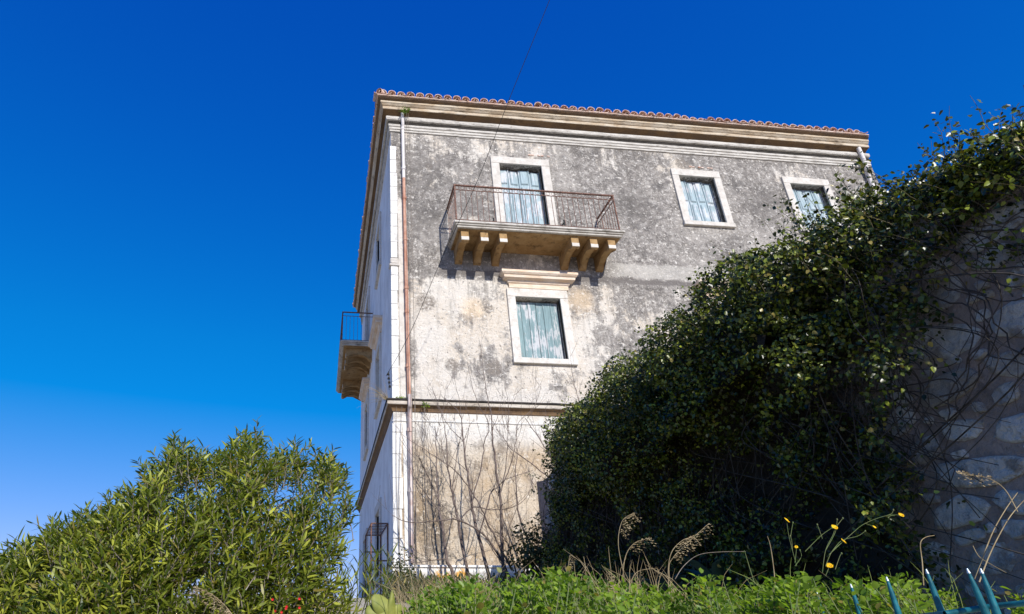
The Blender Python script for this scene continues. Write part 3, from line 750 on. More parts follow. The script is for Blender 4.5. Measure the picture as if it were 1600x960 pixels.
for (cy_, cz_, ww, hh) in placed:
    bm = bmesh.new(); n = sr.choice((7, 8, 9)); ou = []; mi = []; inn = []; tilt = sr.uniform(-.15, .30); pr = .002+.020*sr.random(); a0 = sr.uniform(0, 6)
    corner = [sr.uniform(.74, 1.12) for _ in range(n)]; offs = [sr.uniform(-.22, .22) for _ in range(n)]
    m2 = n*2
    for k in range(m2):
        if k % 2 == 0: a = a0+2*PI*(k//2+offs[k//2])/n; c_ = corner[k//2]
        else: a = a0+2*PI*((k//2+.5)+(offs[k//2]+offs[(k//2+1) % n])/2)/n; c_ = (corner[k//2]+corner[(k//2+1) % n])/2*sr.uniform(.90, 1.0)
        ca, sa = math.cos(a), math.sin(a); e_ = 2.6; rr = (abs(ca)**e_+abs(sa)**e_)**(-1/e_)*c_
        dy, dz = ca*rr*ww*.48, sa*rr*hh*.48
        dz = dz+dy*tilt
        ou.append(bm.verts.new((.03, dy*1.05, dz*1.05))); mi.append(bm.verts.new((-pr*.55, dy, dz))); inn.append(bm.verts.new((-pr-.006*sr.random(), dy*.86, dz*.82)))
    cen = bm.verts.new((-pr-.004, 0, 0))
    for k in range(m2):
        j = (k+1) % m2
        bm.faces.new((ou[k], ou[j], mi[j], mi[k])); bm.faces.new((mi[k], mi[j], inn[j], inn[k])); bm.faces.new((inn[k], inn[j], cen))
    bmesh.ops.recalc_face_normals(bm, faces=bm.faces)
    o = bm_obj('stone', bm, M['rubble'], swall); o.location = (XW, cy_, cz_)

# ------------------------------------------------------------------ ivy
ivy = tag(empty('ivy', (3.4, 6, 1.9)), 'huge dark mass of ivy tumbling over the stone wall, lit along its crest', 'ivy')
def lump(y, t): return (np.sin(y*2.3+t*1.7)+np.sin(y*4.9-t*3.1+1.3)*.6+np.sin(y*9.1+t*6.3)*.35+np.sin(t*8.3-y*1.1)*.4)
def ivy_surface(y, t):
    """t 0..1: from the back of the wall top, over the crest, down the face to the ground"""
    top = np.interp(y, [1.8, 2.3, 2.9, 3.9, 5.0, 6.2, 7.6, 8.6, 9.4], [3.78, 4.00, 4.13, 4.40, 4.42, 4.40, 4.52, 4.32, 3.8])
    bul = np.interp(y, [1.8, 2.4, 3.0, 3.8, 5, 6.5, 7.6, 8.6, 9.4], [.10, .20, .38, .62, .80, .80, .66, .40, .05])
    drop = np.interp(y, [1.8, 3.0, 4.5, 8.5], [.40, .65, 1.05, 1.0])
    k1 = np.clip(t/.10, 0, 1); k2 = np.clip((t-.10)/.42, 0, 1); k3 = np.clip((t-.52)/.14, 0, 1); k4 = np.clip((t-.66)/.34, 0, 1)
    x = XW+.50-.40*k1-(bul+.10)*k2+(bul-.30)*k3
    z = top-.03*k1-drop*k2**1.25-(.42*k3)-(top-drop-.45-1.8)*k4
    nx = np.where(t < .10, -.2, np.where(t < .52, -.72, -1.0)); nz = np.where(t < .10, 1, np.where(t < .52, .70, np.where(t < .66, -.5, .1)))
    return x, z, nx, nz
def ivy_points(n, ylo, yhi, tlo, thi, depth):
    y = rng.uniform(ylo, yhi, n); t = rng.uniform(tlo, thi, n)
    x, z, nx, nz = ivy_surface(y, t); nrm = unit(np.stack([nx, 0*nx-.15, nz], 1))
    off = .13*lump(y, t*6)+.08*lump(y*2.3+1, t*13)-rng.exponential(depth, n)+rng.normal(0, .02, n)
    p = np.stack([x, y, z], 1)+nrm*off[:, None]
    return p, nrm, y, t
P = []; Nn = []
def keep_near(p, y, t):      # on the near stretch the ivy is a fringe and the stones show
    lim = np.interp(y, [1.8, 2.3, 2.7, 3.1, 3.5, 3.9], [.42, .46, .52, .72, 1.1, 1.3])+.10*np.sin(y*9)+.05*np.sin(y*23)
    return t < lim+rng.normal(0, .05, len(y))
p, nr, y, t = ivy_points(150000, 1.8, 9.4, 0, 1, .10)
p2, nr2, y2, t2 = ivy_points(45000, 3.3, 9.4, .1, 1, .05); P.append(p2-nr2*.10); Nn.append(nr2)
k = keep_near(p, y, t)&(rng.random(len(y)) < (.70-.22*np.clip((t-.50)/.15, 0, 1))+.42*lump(y*1.7, t*9)); P.append(p[k]); Nn.append(nr[k])
# end of the mass bulging out past the end of the wall, and a few billows
for (c, r, n) in (((3.68, 8.4, 3.85), (.46, .55, .50), 8000), ((3.30, 7.5, 3.95), (.45, .5, .42), 7000), ((3.05, 6.6, 3.75), (.40, .5, .42), 6000), ((3.0, 5.5, 3.75), (.40, .5, .42), 6000),
                  ((3.35, 5.9, 4.15), (.35, .45, .3), 4000), ((3.95, 8.9, 3.3), (.35, .4, .6), 3000), ((3.1, 4.6, 3.85), (.35, .42, .38), 5000), ((3.4, 4.2, 4.25), (.32, .4, .28), 4000), ((3.25, 3.6, 3.95), (.30, .35, .30), 4000), ((3.45, 3.1, 4.0), (.26, .3, .24), 2600), ((3.65, 2.3, 3.92), (.28, .35, .18), 2600)):
    d = rv(n); q = d*np.array(r)*(1-rng.exponential(.12, n).clip(0, .8))[:, None]*(1+.12*lump(d[:, 0]*3+c[1], d[:, 2]*3))[:, None]
    P.append(q+np.array(c)); Nn.append(d)
# leafy shoots standing clear of the crest
shoots = []
def shoot(p0, d, L, leaves, droop=.3):
    pts = [np.array(p0)]; dd = np.array(d, float)
    for k in range(7):
        dd = dd+rng.normal(0, .16, 3)+np.array([0, 0, -droop*.12*k]); dd /= np.linalg.norm(dd); pts.append(pts[-1]+dd*L/7)
    shoots.append((pts, np.linspace(.003, .001, 8)))
    for _ in range(leaves):
        i = rng.uniform(.8, 6.99); a = pts[int(i)]+(pts[int(i)+1]-pts[int(i)])*(i % 1)
        P.append((a+rng.normal(0, .022, 3))[None]); Nn.append(unit(rng.normal(size=(1, 3))+np.array([[-.3, -.3, .7]])))
for _ in range(420):
    y_ = rng.uniform(1.85, 9.0) if rng.random() < .6 else rng.uniform(1.85, 4.5); t_ = rng.uniform(.0, .5); x_, z_, nx_, nz_ = ivy_surface(np.array([y_]), np.array([t_]))
    shoot((x_[0], y_, z_[0]), (nx_[0]*.7-.1, rng.uniform(-.5, .5), nz_[0]*.8+.35), rng.uniform(.18, .55), int(rng.uniform(14, 30)))
for (px1, py1, Yd, dx, dz, L) in ((1240, 345, 3.6, -.8, .5, .5), (1370, 275, 2.9, -.3, 1, .4), (1440, 235, 2.7, -.2, 1, .35), (1500, 215, 2.5, .1, 1, .4), (1530, 230, 2.4, .5, 1, .5), (1150, 385, 4.2, -.9, .3, .4), (1100, 420, 4.6, -.9, .2, .3), (900, 660, 8.0, -1, .1, .3), (1330, 300, 3.1, -.6, .6, .35)):
    b = at(px1, py1, Yd)
    for _ in range(2): shoot(tuple(b+Vector((.12, 0, -.15))), (dx, rng.uniform(-.2, .2), dz), L, 30, .1)
P = np.concatenate(P); Nn = np.concatenate(Nn); n = len(P)
nrm = unit(Nn*.45+rv(n)*.95+np.array([.08, -.50, .50])); d = unit(np.cross(nrm, rv(n))+np.array([0, 0, -.35]))
sz = rng.uniform(.014, .040, n)
V, Fc = scatter(LEAF_IVY, P, d, nrm, sz, sz*rng.uniform(.75, 1.0, n))
o = np_obj('foliage', V, Fc, M['ivy'], ivy); tag(o, kind='stuff')
tubes('shoots', shoots, flat('green_brown_shoot', (.09, .075, .04), (.13, .11, .06), 14), ivy, 3)['kind'] = 'stuff'
# near-black sheet behind the leaves, painting the shade in the gaps of the mass
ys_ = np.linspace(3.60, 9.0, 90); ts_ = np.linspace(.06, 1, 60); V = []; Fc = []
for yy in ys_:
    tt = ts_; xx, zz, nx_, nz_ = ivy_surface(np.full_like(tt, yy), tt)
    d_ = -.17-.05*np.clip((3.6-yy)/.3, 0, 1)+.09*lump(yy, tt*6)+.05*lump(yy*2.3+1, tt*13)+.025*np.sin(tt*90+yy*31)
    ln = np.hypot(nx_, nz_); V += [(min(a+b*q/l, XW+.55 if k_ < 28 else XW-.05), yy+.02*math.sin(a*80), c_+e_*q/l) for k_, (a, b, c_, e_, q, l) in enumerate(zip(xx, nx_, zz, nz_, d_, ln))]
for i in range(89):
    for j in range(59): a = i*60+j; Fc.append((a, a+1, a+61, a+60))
np_obj('shade_core', V, Fc, stone('ivy_shade_core', (.022, .018, .013), (.035, .028, .02), (.01, .008, .006), .6, 9, (1, 1, 1), .05), ivy, True)
# woody stems: creeping over the near stones and hanging through the dark hollow
paths = []
for _ in range(80):
    y_ = rng.uniform(1.9, 4.2); z_ = rng.uniform(3.4, 4.1); pts = [np.array([XW-.06-rng.uniform(0, .08), y_, z_])]; dd = np.array([0, rng.normal(0, .6), -1.0])
    for k in range(14):
        dd = dd+np.array([0, rng.normal(0, .45), rng.normal(-.02, .3)]); dd /= np.linalg.norm(dd); q = pts[-1]+dd*rng.uniform(.06, .13); q[0] = XW-.06-.05*abs(math.sin(k+y_*9))
        q[1] = max(q[1], 1.85); pts.append(q)
        if q[2] > 4.1 or q[2] < 2.75-.9*max(0, y_-2.9): break
    if len(pts) > 3: paths.append((smooth_path([Vector(q) for q in pts], 2), rng.uniform(.0015, .0045)))
tubes('creeping_stems', paths, flat('dark_vine', (.045, .035, .03), (.08, .065, .055), 14), ivy, 4)['kind'] = 'stuff'
paths = []
for _ in range(420):
    y_ = rng.uniform(3.0, 9.3); x_ = XW-rng.uniform(.06, .34); z0_ = rng.uniform(2.9, 4.0); L = rng.uniform(.3, 1.6)
    q = Vector((x_, y_, z0_)); pts = [q]; dx_, dy_ = rng.normal(0, .12), rng.normal(0, .35)
    for k in range(1, 8):
        pts.append(Vector((x_+dx_*math.sin(k*.5)*.6, y_+dy_*math.sin(k*.55)*L, z0_-L*k/7)))
    paths.append((smooth_path(pts, 3), rng.uniform(.0018, .005)))
tubes('hanging_stems', paths, flat('dull_vine', (.02, .017, .014), (.075, .062, .05), 9), ivy, 4)['kind'] = 'stuff'

# ------------------------------------------------------------------ narrow-leaved bush on the left
bush = tag(empty('willow_leaved_bush', (-1.3, 4.8, 1.6)), 'big sunlit bush with narrow yellow-green leaves at the lower left', 'bush')
SIL = [(-260, 975), (-120, 935), (0, 892), (80, 850), (130, 818), (180, 785), (228, 742), (250, 722), (292, 712), (318, 734), (350, 712), (392, 688), (425, 722), (450, 710), (480, 722), (506, 712), (528, 748), (534, 790), (526, 860), (534, 960)]
sx = [a for a, b in SIL]; sy_ = [b for a, b in SIL]
def bush_points(n):
    out = []
    while len(out) < n:
        x = random.uniform(-240, 534); ytop = float(np.interp(x, sx, sy_))
        y = random.uniform(ytop, 1100)
        edge = min((y-ytop)/230, (545-x)/170, (x+270)/300); edge = max(0, min(1, edge))
        hd = 1.15*math.sqrt(1-(1-edge)**2)          # half depth of the crown here
        side = -1 if random.random() < .72 else 1
        Y = 4.9+side*hd*(1-min(random.expovariate(5), .9))
        wob = 10*math.sin(x*.06)+9*math.sin(x*.13+1)
        if math.sin(x*.031+Y*2.1)+math.sin(y*.037-Y*1.7+2)+math.sin(x*.05+y*.043) < -.9+random.gauss(0, .3)-max(0, (y-800)/150): continue
        if x > 400 and random.random() < (x-400)/300: continue
        out.append((at(x, y+wob*.6, 4.9)-EYE)*(Y/4.9)+EYE)
    return out
B = bush_points(5600); bl_p = []; bl_d = []; bl_n = []; bst = []
cen = Vector((-1.35, 4.9, 1.3))
for b in B:
    out = (b-cen).normalized(); d = (out*.55+Vector((0, 0, .95))+Vector(rng.normal(0, .36, 3))).normalized()
    L = random.uniform(.12, .30); pts = [b-d*L*.4]
    for k in range(4): d = (d+Vector(rng.normal(0, .10, 3))).normalized(); pts.append(pts[-1]+d*L/4)
    bst.append((pts, np.linspace(.0035, .0012, 5)))
    nl = random.randint(12, 20)
    for i in range(nl):
        s = (i+.7)/nl*3.98; a = pts[int(s)].lerp(pts[int(s)+1], s % 1); az = i*2.4+random.random()
        side = d.orthogonal(); side.rotate(Matrix.Rotation(az, 3, d)); up = .75+.9*i/nl
        dl = (side+d*up+Vector((0, 0, -.12))).normalized()
        bl_p.append(tuple(a)); bl_d.append(tuple(dl)); bl_n.append(tuple(d+Vector(rng.normal(0, .35, 3))))
# long tips standing above the silhouette
for (x, y, L) in ((385, 672, .30), (398, 668, .26), (285, 690, .22), (345, 690, .2), (430, 700, .2), (505, 705, .28), (515, 715, .2), (540, 748, .30), (542, 770, .25), (123, 780, .15), (70, 822, .12), (225, 722, .18), (12, 868, .12), (470, 700, .2), (540, 760, .28), (535, 700, .1)):
    for _ in range(3):
        b = at(x+random.uniform(-8, 8), y+28+random.uniform(-5, 10), 4.9+random.uniform(-.3, .3)); d = (Vector((.25 if x > 480 else -.05, 0, 1))+Vector(rng.normal(0, .22, 3))).normalized()
        pts = [b-d*.2]
        for k in range(5): d = (d+Vector(rng.normal(0, .08, 3))).normalized(); pts.append(pts[-1]+d*(L*.8+.1)/5)
        bst.append((pts, np.linspace(.004, .0012, 6)))
        for i in range(22):
            s = 1+(i+.7)/22*3.98; a = pts[int(s)].lerp(pts[int(s)+1], s % 1); side = d.orthogonal(); side.rotate(Matrix.Rotation(i*2.4, 3, d))
            bl_p.append(tuple(a)); bl_d.append(tuple((side+d*.9).normalized())); bl_n.append(tuple(d))
bl_p = np.array(bl_p); bl_d = np.array(bl_d); bl_n = np.array(bl_n); n = len(bl_p)
V, Fc = scatter(LEAF_LANCE, bl_p, bl_d, bl_n, rng.uniform(.05, .10, n)*np.where(rng.random(n) < .1, 1.35, 1), rng.uniform(.010, .0165, n))
o = np_obj('foliage', V, Fc, M['bush'], bush); tag(o, kind='stuff')
for i in range(34):          # limbs
    tip = B[i*7]; base = Vector((cen.x+random.uniform(-.5, .5), 4.9+random.uniform(-.3, .3), gz(0, 4.9)-.1)); mid_ = base.lerp(tip, .5)+Vector((0, 0, .15))
    bst.append((smooth_path([base, mid_, tip], 4), np.linspace(.02, .004, 9)))
tubes('branches', bst, M['vine'], bush, 4)['kind'] = 'stuff'
# red blossoms low in the bush
for (x, y) in ((426, 937), (468, 936), (448, 948), (447, 951), (468, 950), (430, 955), (440, 957)):
    p = at(x, y, 3.75); bm = bmesh.new()
    for k in range(5):
        a = 2*PI*k/5; m_ = Matrix.Translation(p) @ Matrix.Rotation(a, 4, 'Y') @ Matrix.Rotation(.5, 4, 'X')
        vs = [bm.verts.new(m_ @ Vector(q)) for q in ((0, 0, 0), (.004, -.003, .007), (0, -.004, .011), (-.004, -.003, .007))]; bm.faces.new(vs)
    bm_obj('red_blossom', bm, M['red'], bush)

# ------------------------------------------------------------------ bare saplings in front of the wall
trk = random.Random(5)
def sapling(label, base, stems, Yb, twig=9, seed=1):
    """stems: list of (pixel path, base radius, tip radius, depth offset)"""
    r = random.Random(seed)
    b = at(base[0], base[1], Yb); b.z = gz(b.x, b.y)
    t = tag(empty('bare_sapling', b), label, 'sapling', 'bare saplings before the wall')
    for si, (pp, r0, r1, dy) in enumerate(stems):
        k = len(pp); pts = [at(x, y, Yb+dy*i/max(k-1, 1)) for i, (x, y) in enumerate(pp)]
        sp = smooth_path(pts, 5); rad = np.linspace(r0*.8, r1*.9, len(sp))
        sp = [q+Vector((r.gauss(0, .006), r.gauss(0, .012), 0)) for q in sp]
        tubes('trunk' if si == 0 else 'branch', [(sp, rad)], M['bark'], t, 6)
        tw = []
        for _ in range(twig):
            i = r.randrange(len(sp)//3, len(sp)-1); q = sp[i]; sgn = r.choice((-1, 1))
            d = ((sp[i+1]-sp[i]).normalized()+Vector((sgn*r.uniform(.25, 1.0), r.uniform(-.5, .3), r.uniform(0, .7)))).normalized()
            L = r.uniform(.2, .85); ps = [q]
            for _k in range(6): d = (d+Vector((r.gauss(0, .10), r.gauss(0, .1), .10))).normalized(); ps.append(ps[-1]+d*L/6)
            tw.append((ps, np.linspace(min(rad[i]*.5, .008), .002, 7)))
            for _j in range(r.randrange(3)):
                j = r.randrange(2, 6); d2 = (d+Vector((r.uniform(-.9, .9), r.uniform(-.4, .2), r.uniform(-.2, .5)))).normalized(); L2 = L*.45
                tw.append(([ps[j], ps[j]+d2*L2*.5, ps[j]+d2*L2+Vector((0, 0, .03))], (.004, .003, .0015)))
        if tw: tubes('twigs', tw, M['bark'], t, 3)['kind'] = 'stuff'
    return t
sapling('leftmost bare sapling with a dark stem forking beside the drainpipe', (714, 935), [
    ([(716, 945), (706, 893), (698, 873), (690, 815), (684, 772), (682, 717), (679, 667)], .045, .006, .3),
    ([(684, 780), (667, 740), (655, 715), (646, 688)], .016, .003, -.3), ([(688, 800), (660, 765), (648, 745), (640, 700)], .012, .003, -.2),
    ([(698, 873), (675, 876), (650, 880)], .012, .006, -.2)], 10.7, 8, 3)
sapling('slender straight bare sapling standing second from the drainpipe', (738, 930), [
    ([(738, 935), (722, 853), (713, 800), (708, 780), (700, 733), (697, 683), (690, 645)], .036, .005, .3),
    ([(713, 800), (701, 600), ][:1]+[(708, 760), (716, 700), (722, 668), (716, 620), (708, 581)], .012, .003, 0),
    ([(703, 745), (690, 700), (675, 680)], .01, .003, 0)], 11.0, 7, 4)
sapling('tall bare sapling reaching highest, its tip left of the lower window', (770, 925), [
    ([(770, 925), (748, 840), (737, 787), (730, 737), (724, 690), (718, 647), (690, 620)], .04, .004, .3),
    ([(737, 787), (752, 730), (757, 690), (764, 665), (742, 620), (731, 569)], .016, .003, -.2),
    ([(748, 840), (767, 773), (777, 763), (790, 750), (833, 735)], .018, .004, -.3), ([(724, 690), (700, 665), (688, 640), (675, 605)], .009, .003, 0)], 10.6, 8, 5)
sapling('bare many-branched sapling in the middle with a long arching low limb', (790, 925), [
    ([(792, 925), (785, 860), (783, 810), (781, 773), (773, 717), (769, 683), (768, 650), (758, 600), (749, 533)], .042, .003, .3),
    ([(795, 900), (760, 840), (717, 813), (693, 813), (643, 817), (612, 806)], .026, .004, -.5),
    ([(800, 890), (783, 860), (767, 827), (753, 797), (733, 763), (713, 737), (680, 713), (643, 690)], .024, .004, -.3),
    ([(717, 813), (740, 793), (767, 797), (800, 793), (823, 777), (832, 747)], .016, .003, -.1),
    ([(781, 773), (790, 730), (793, 690), (794, 640), (789, 594)], .012, .003, 0),
    ([(783, 765), (800, 720), (806, 690), (810, 660), (835, 635), (846, 600)], .012, .003, 0)], 10.4, 9, 6)
sapling('rightmost bare sapling leaning out from under the ivy', (850, 920), [
    ([(850, 925), (838, 870), (815, 820), (808, 780), (806, 730), (812, 690)], .03, .004, .2),
    ([(905, 790), (870, 730), (850, 697), (820, 653)], .02, .006, .3), ([(900, 775), (873, 760), (837, 730), (800, 703), (785, 680)], .018, .004, .2),
    ([(870, 800), (880, 740), (862, 700), (845, 668)], .014, .004, .2), ([(858, 880), (872, 820), (868, 790)], .012, .004, 0),
    ([(908, 640), (900, 610), (893, 575)], .008, .003, 0)], 10.2, 8, 7)
sapling('thin reddish thicket of bare twigs low between sapling stems and ivy', (815, 920), [
    ([(812, 925), (800, 870), (788, 840), (770, 830)], .018, .004, 0), ([(818, 925), (820, 860), (812, 820)], .018, .004, 0),
    ([(805, 925), (790, 890), (770, 860), (755, 810)], .016, .004, 0), ([(830, 925), (838, 860), (850, 820), (845, 790)], .016, .004, 0)], 10.3, 14, 8)

# ------------------------------------------------------------------ low plants
def leafy(name, label, cat, centre, rad, n, mat, size=(.03, .06), group=None, stems=12, tmpl=LEAF_OVAL):
    c = Vector(centre); t = tag(empty(name, (c.x, c.y, gz(c.x, c.y))), label, cat, group)
    d = rv(n); q = d*np.array(rad)*(rng.random(n)**.45)[:, None]*(1+.25*np.sin(d[:, :1]*5+d[:, 2:]*7)); p = q+np.array(c)
    nn = unit(d*.5+rv(n)*.8+np.array([0, -.1, .5])); s = rng.uniform(*size, n)
    V, Fc = scatter(tmpl, p, unit(np.cross(nn, rv(n))), nn, s, s*.8)
    o = np_obj('foliage', V, Fc, mat, t); tag(o, kind='stuff')
    st = []
    for k in range(stems):
        e_ = c+Vector(q[k]); b = Vector((c.x+rng.normal(0, rad[0]*.2), c.y, gz(c.x, c.y))); st.append((smooth_path([b, b.lerp(e_, .5)+Vector((rng.normal(0, .04), 0, 0)), e_], 3), np.linspace(.008, .003, 7)))
    tubes('stems', st, M['vine'], t, 4)
    return t
leafy('leafy_shrub', 'small dark leafy shrub at the foot of the wall end', 'shrub', at(838, 868, 9.8), (.42, .4, .55), 1500, M['shrubleaf'], (.05, .09))
leafy('leafy_shrub', 'low brownish tangled shrub at the house corner plinth', 'shrub', at(628, 905, 10.9), (.30, .3, .45), 900, M['shrubleaf'], (.04, .07))

# bright weeds: nobody could count them
def weeds():
    P = []; D = []; N_ = []; st = []
    clumps = [(random.uniform(2.5, 5.2), random.uniform(650, 1680), random.gauss(3, 13)) for _ in range(125)]
    for _ in range(2300):
        cY, cpx, cz = random.choice(clumps); Y = cY+random.gauss(0, .12); px = cpx+random.gauss(0, 13)
        ytop = float(np.interp(px, [640, 700, 800, 900, 1000, 1100, 1180, 1250, 1330, 1420, 1500, 1600, 1700], [940, 918, 910, 904, 916, 926, 918, 908, 918, 910, 917, 912, 912]))+cz+.03*abs(px-cpx)**1.4
        if 1190 < px < 1200 or 1110 < px < 1128: ytop += 14
        top = at(px, ytop+abs(random.gauss(0, 20)), Y)
        if top.x > XW-.15: continue
        L = random.uniform(.15, .35); d = Vector((random.gauss(0, .25), random.gauss(0, .25), 1)).normalized(); b = top-d*L
        st.append(([b, b.lerp(top, .5), top], (.004, .003, .002)))
        k = random.randint(16, 26)
        for i in range(k):
            s = (i+.5)/k; a = b.lerp(top, s); az = i*2.4; side = Vector((math.cos(az), math.sin(az), .35+.5*s))
            P.append(tuple(a+side*random.uniform(.005, .035))); D.append(tuple(side)); N_.append((random.gauss(0, .3), random.gauss(0, .3)-.15, 1))
    P = np.array(P); n = len(P); s = rng.uniform(.015, .038, n)*np.where(rng.random(n) < .08, 1.4, 1)
    V, Fc = scatter(LEAF_HEX, P, np.array(D)+rng.normal(0, .25, (n, 3)), np.array(N_)+rng.normal(0, .3, (n, 3)), s, s*rng.uniform(.5, 1.0, n))
    w = np_obj('weeds', V, Fc, M['weed']); tag(w, 'bright green leafy weeds along the bank behind the fence', 'weeds', kind='stuff')
    o = tubes('weed_stems', st, M['stem'], None, 3); tag(o, 'thin green stalks of the weeds on the bank', 'weeds', kind='stuff')
weeds()
def blades(name, label, spots, mat, group=None, n=60, h=(.2, .5), spread=.12, stuff=True):
    st = []
    for (c, k) in spots:
        for _ in range(k):
            b = Vector(c)+Vector((rng.normal(0, spread), rng.normal(0, spread), 0)); H = rng.uniform(*h); lean = Vector((rng.normal(0, .28), rng.normal(0, .2), 1)).normalized()
            st.append(([b, b+lean*H*.5, b+lean*H*.8+Vector((lean.x*.15*H, 0, 0)), b+lean*H+Vector((lean.x*.5*H, 0, -.04*H))], (.002, .0018, .0013, .0005)))
    return st
gs = []
for _ in range(46):
    px = random.choice((random.uniform(640, 760), random.uniform(820, 1010), random.uniform(640, 1600))); Y = random.uniform(3, 5.5); c = at(px, 985, Y); gs.append((tuple(c), 16))
o = tubes('dry_grass', blades('', '', gs, None, h=(.12, .42), spread=.08), M['straw'], None, 3); tag(o, 'dry straw-coloured grass among the weeds at the bottom', 'grass', kind='stuff')
gs = [(tuple(at(random.uniform(640, 1600), 985, random.uniform(2.8, 4.8))), 14) for _ in range(24)]
o = tubes('green_grass', blades('', '', gs, None, h=(.12, .32), spread=.08), M['grass'], None, 3); tag(o, 'green grass blades among the weeds at the bottom', 'grass', kind='stuff')

# scrub at the foot of the house
o_pts = []; st = []
P = []
for _ in range(5200):
    px = random.uniform(600, 900); Y = random.uniform(9.4, 11.7); p = at(px, random.uniform(905, 990), Y); 
    P.append((p.x, p.y, p.z))
P = np.array(P); n = len(P); s = rng.uniform(.03, .09, n); dd = unit(rng.normal(0, .5, (n, 3))+np.array([0, 0, .8]))
V, Fc = scatter(LEAF_LANCE, P, dd, rv(n), s*2, s*.35)
o = np_obj('undergrowth', V, Fc, M['shrubleaf']); tag(o, 'low tangled undergrowth along the foot of the villa', 'undergrowth', kind='stuff')
gs = [(tuple(at(random.uniform(630, 900), 985, random.uniform(7.5, 11))), 20) for _ in range(60)]
o = tubes('dead_grass', blades('', '', gs, None, h=(.25, .75), spread=.25), M['straw'], None, 3); tag(o, 'dead pale grass stems standing before the villa plinth', 'grass', kind='stuff')

# tall grasses with drooping seed heads
def seed_grass(label, pp, Y, head, droop=1, mat='straw', r=.003, dens=40, Lh=.05):
    pts = smooth_path([at(x, y, Y) for x, y in pp], 6)
    t = tag(empty('seed_grass', pts[0]), label, 'grass stalk', 'tall grasses with seed heads')
    tubes('stalk', [(pts, np.linspace(r, r*.4, len(pts)))], M[mat], t, 4)
    k0 = int(len(pts)*(1-head)); P = []; D = []
    for i in range(dens):
        s = k0+(len(pts)-1.01-k0)*i/dens; a = pts[int(s)].lerp(pts[int(s)+1], s % 1)
        dx = droop*random.uniform(.4, 1.2); d = Vector((dx, random.gauss(0, .3), random.uniform(-.15, .45))).normalized()
        for j in range(4): P.append(tuple(a+d*Lh*.75*(.25+j*.28)+Vector((0, 0, -.004*j*j)))); D.append((d.x, d.y, d.z-.15*j))
    P = np.array(P); D = np.array(D); n = len(P)
    V, Fc = scatter(LEAF_LANCE, P, D, rv(n), .013, .004); np_obj('seed_head', V, Fc, M['straw'], t)
    return t
seed_grass('tall seed grass with comb-like head curling right, left of three', [(985, 960), (975, 900), (966, 850), (972, 815), (988, 803)], 3.6, .42, 1)
seed_grass('small curled seed grass just right of the tallest comb-like one', [(972, 930), (976, 875), (990, 850), (1012, 842)], 3.7, .5, .9, dens=26)
seed_grass('seed grass with plume leaning far up to the right', [(1052, 940), (1045, 890), (1053, 870), (1078, 845), (1108, 818)], 3.5, .55, .7, dens=30, Lh=.03)
seed_grass('seed grass whose comb head droops right beside the leaning plume', [(1046, 935), (1044, 890), (1050, 862), (1066, 845), (1080, 840)], 3.45, .5, 1, dens=30)
seed_grass('bushy pale seed grass in front of the wall end', [(888, 950), (887, 915), (888, 885), (890, 868)], 4.2, .75, .5, dens=44, Lh=.04)
seed_grass('short feathery seed grass amid the weeds under the ivy', [(955, 945), (950, 915), (948, 893)], 3.9, .7, .6, dens=36, Lh=.045)
seed_grass('thin seed grass with nodding flower spike to the right, mid bottom', [(985, 935), (988, 905), (1000, 892), (1028, 888)], 3.8, .4, .1, dens=18, Lh=.012)
seed_grass('pale grey seed grass arching left before the stones at far right', [(1590, 800), (1570, 765), (1545, 748), (1515, 742), (1496, 740)], 2.5, .5, .25, dens=30, Lh=.022)
def stalk(name, label, cat, pp, Y, r, mat, group=None):
    pts = smooth_path([at(x, y, Y) for x, y in pp], 5); V, Fc = tube_np([(pts, np.linspace(r, r*.5, len(pts)))], 5)
    o = np_obj(name, V, Fc, M[mat], None, True); tag(o, label, cat, group); return o
G = 'bare dry stalks rising from the bank'
stalk('dry_stalk', 'dry stalk crossing the dark ivy left of the seed grasses', 'stalk', [(928, 960), (918, 905), (912, 870)], 3.9, .003, 'straw', G)
stalk('dry_stalk', 'dry stalk with small knob top right of the leaning plume', 'stalk', [(1180, 915), (1172, 890), (1163, 860)], 3.4, .0028, 'stem', G)
stalk('dry_stalk', 'slim upright dry stalk left of the yellow flowers', 'stalk', [(1212, 925), (1209, 890), (1204, 855), (1199, 838)], 3.3, .0028, 'straw', G)
stalk('dry_stalk', 'dry forked stalk bent over at its top right of the yellow flowers', 'stalk', [(1443, 915), (1441, 880), (1438, 850), (1446, 840), (1460, 837)], 3.0, .0032, 'straw', G)
stalk('dry_stalk', 'long thick dry cane slanting before the lit stones at far right', 'stalk', [(1522, 905), (1536, 870), (1552, 830), (1572, 795), (1590, 770)], 2.6, .0032, 'straw', G)
stalk('dry_stalk', 'second long dry cane slanting at the far right, just right of its twin', 'stalk', [(1530, 910), (1545, 870), (1562, 835), (1580, 805), (1602, 780)], 2.55, .0032, 'straw', G)
stalk('dry_stalk', 'thin reddish stalk sloping down to the right above the fence end', 'stalk', [(1520, 853), (1530, 870), (1550, 883), (1572, 895)], 2.6, .002, 'straw', G)
stalk('dry_stalk', 'curved pale stem arching through the dark ivy, mid bottom', 'stalk', [(1055, 905), (1068, 885), (1090, 868), (1120, 863), (1165, 862)], 3.9, .0022, 'vine', G)

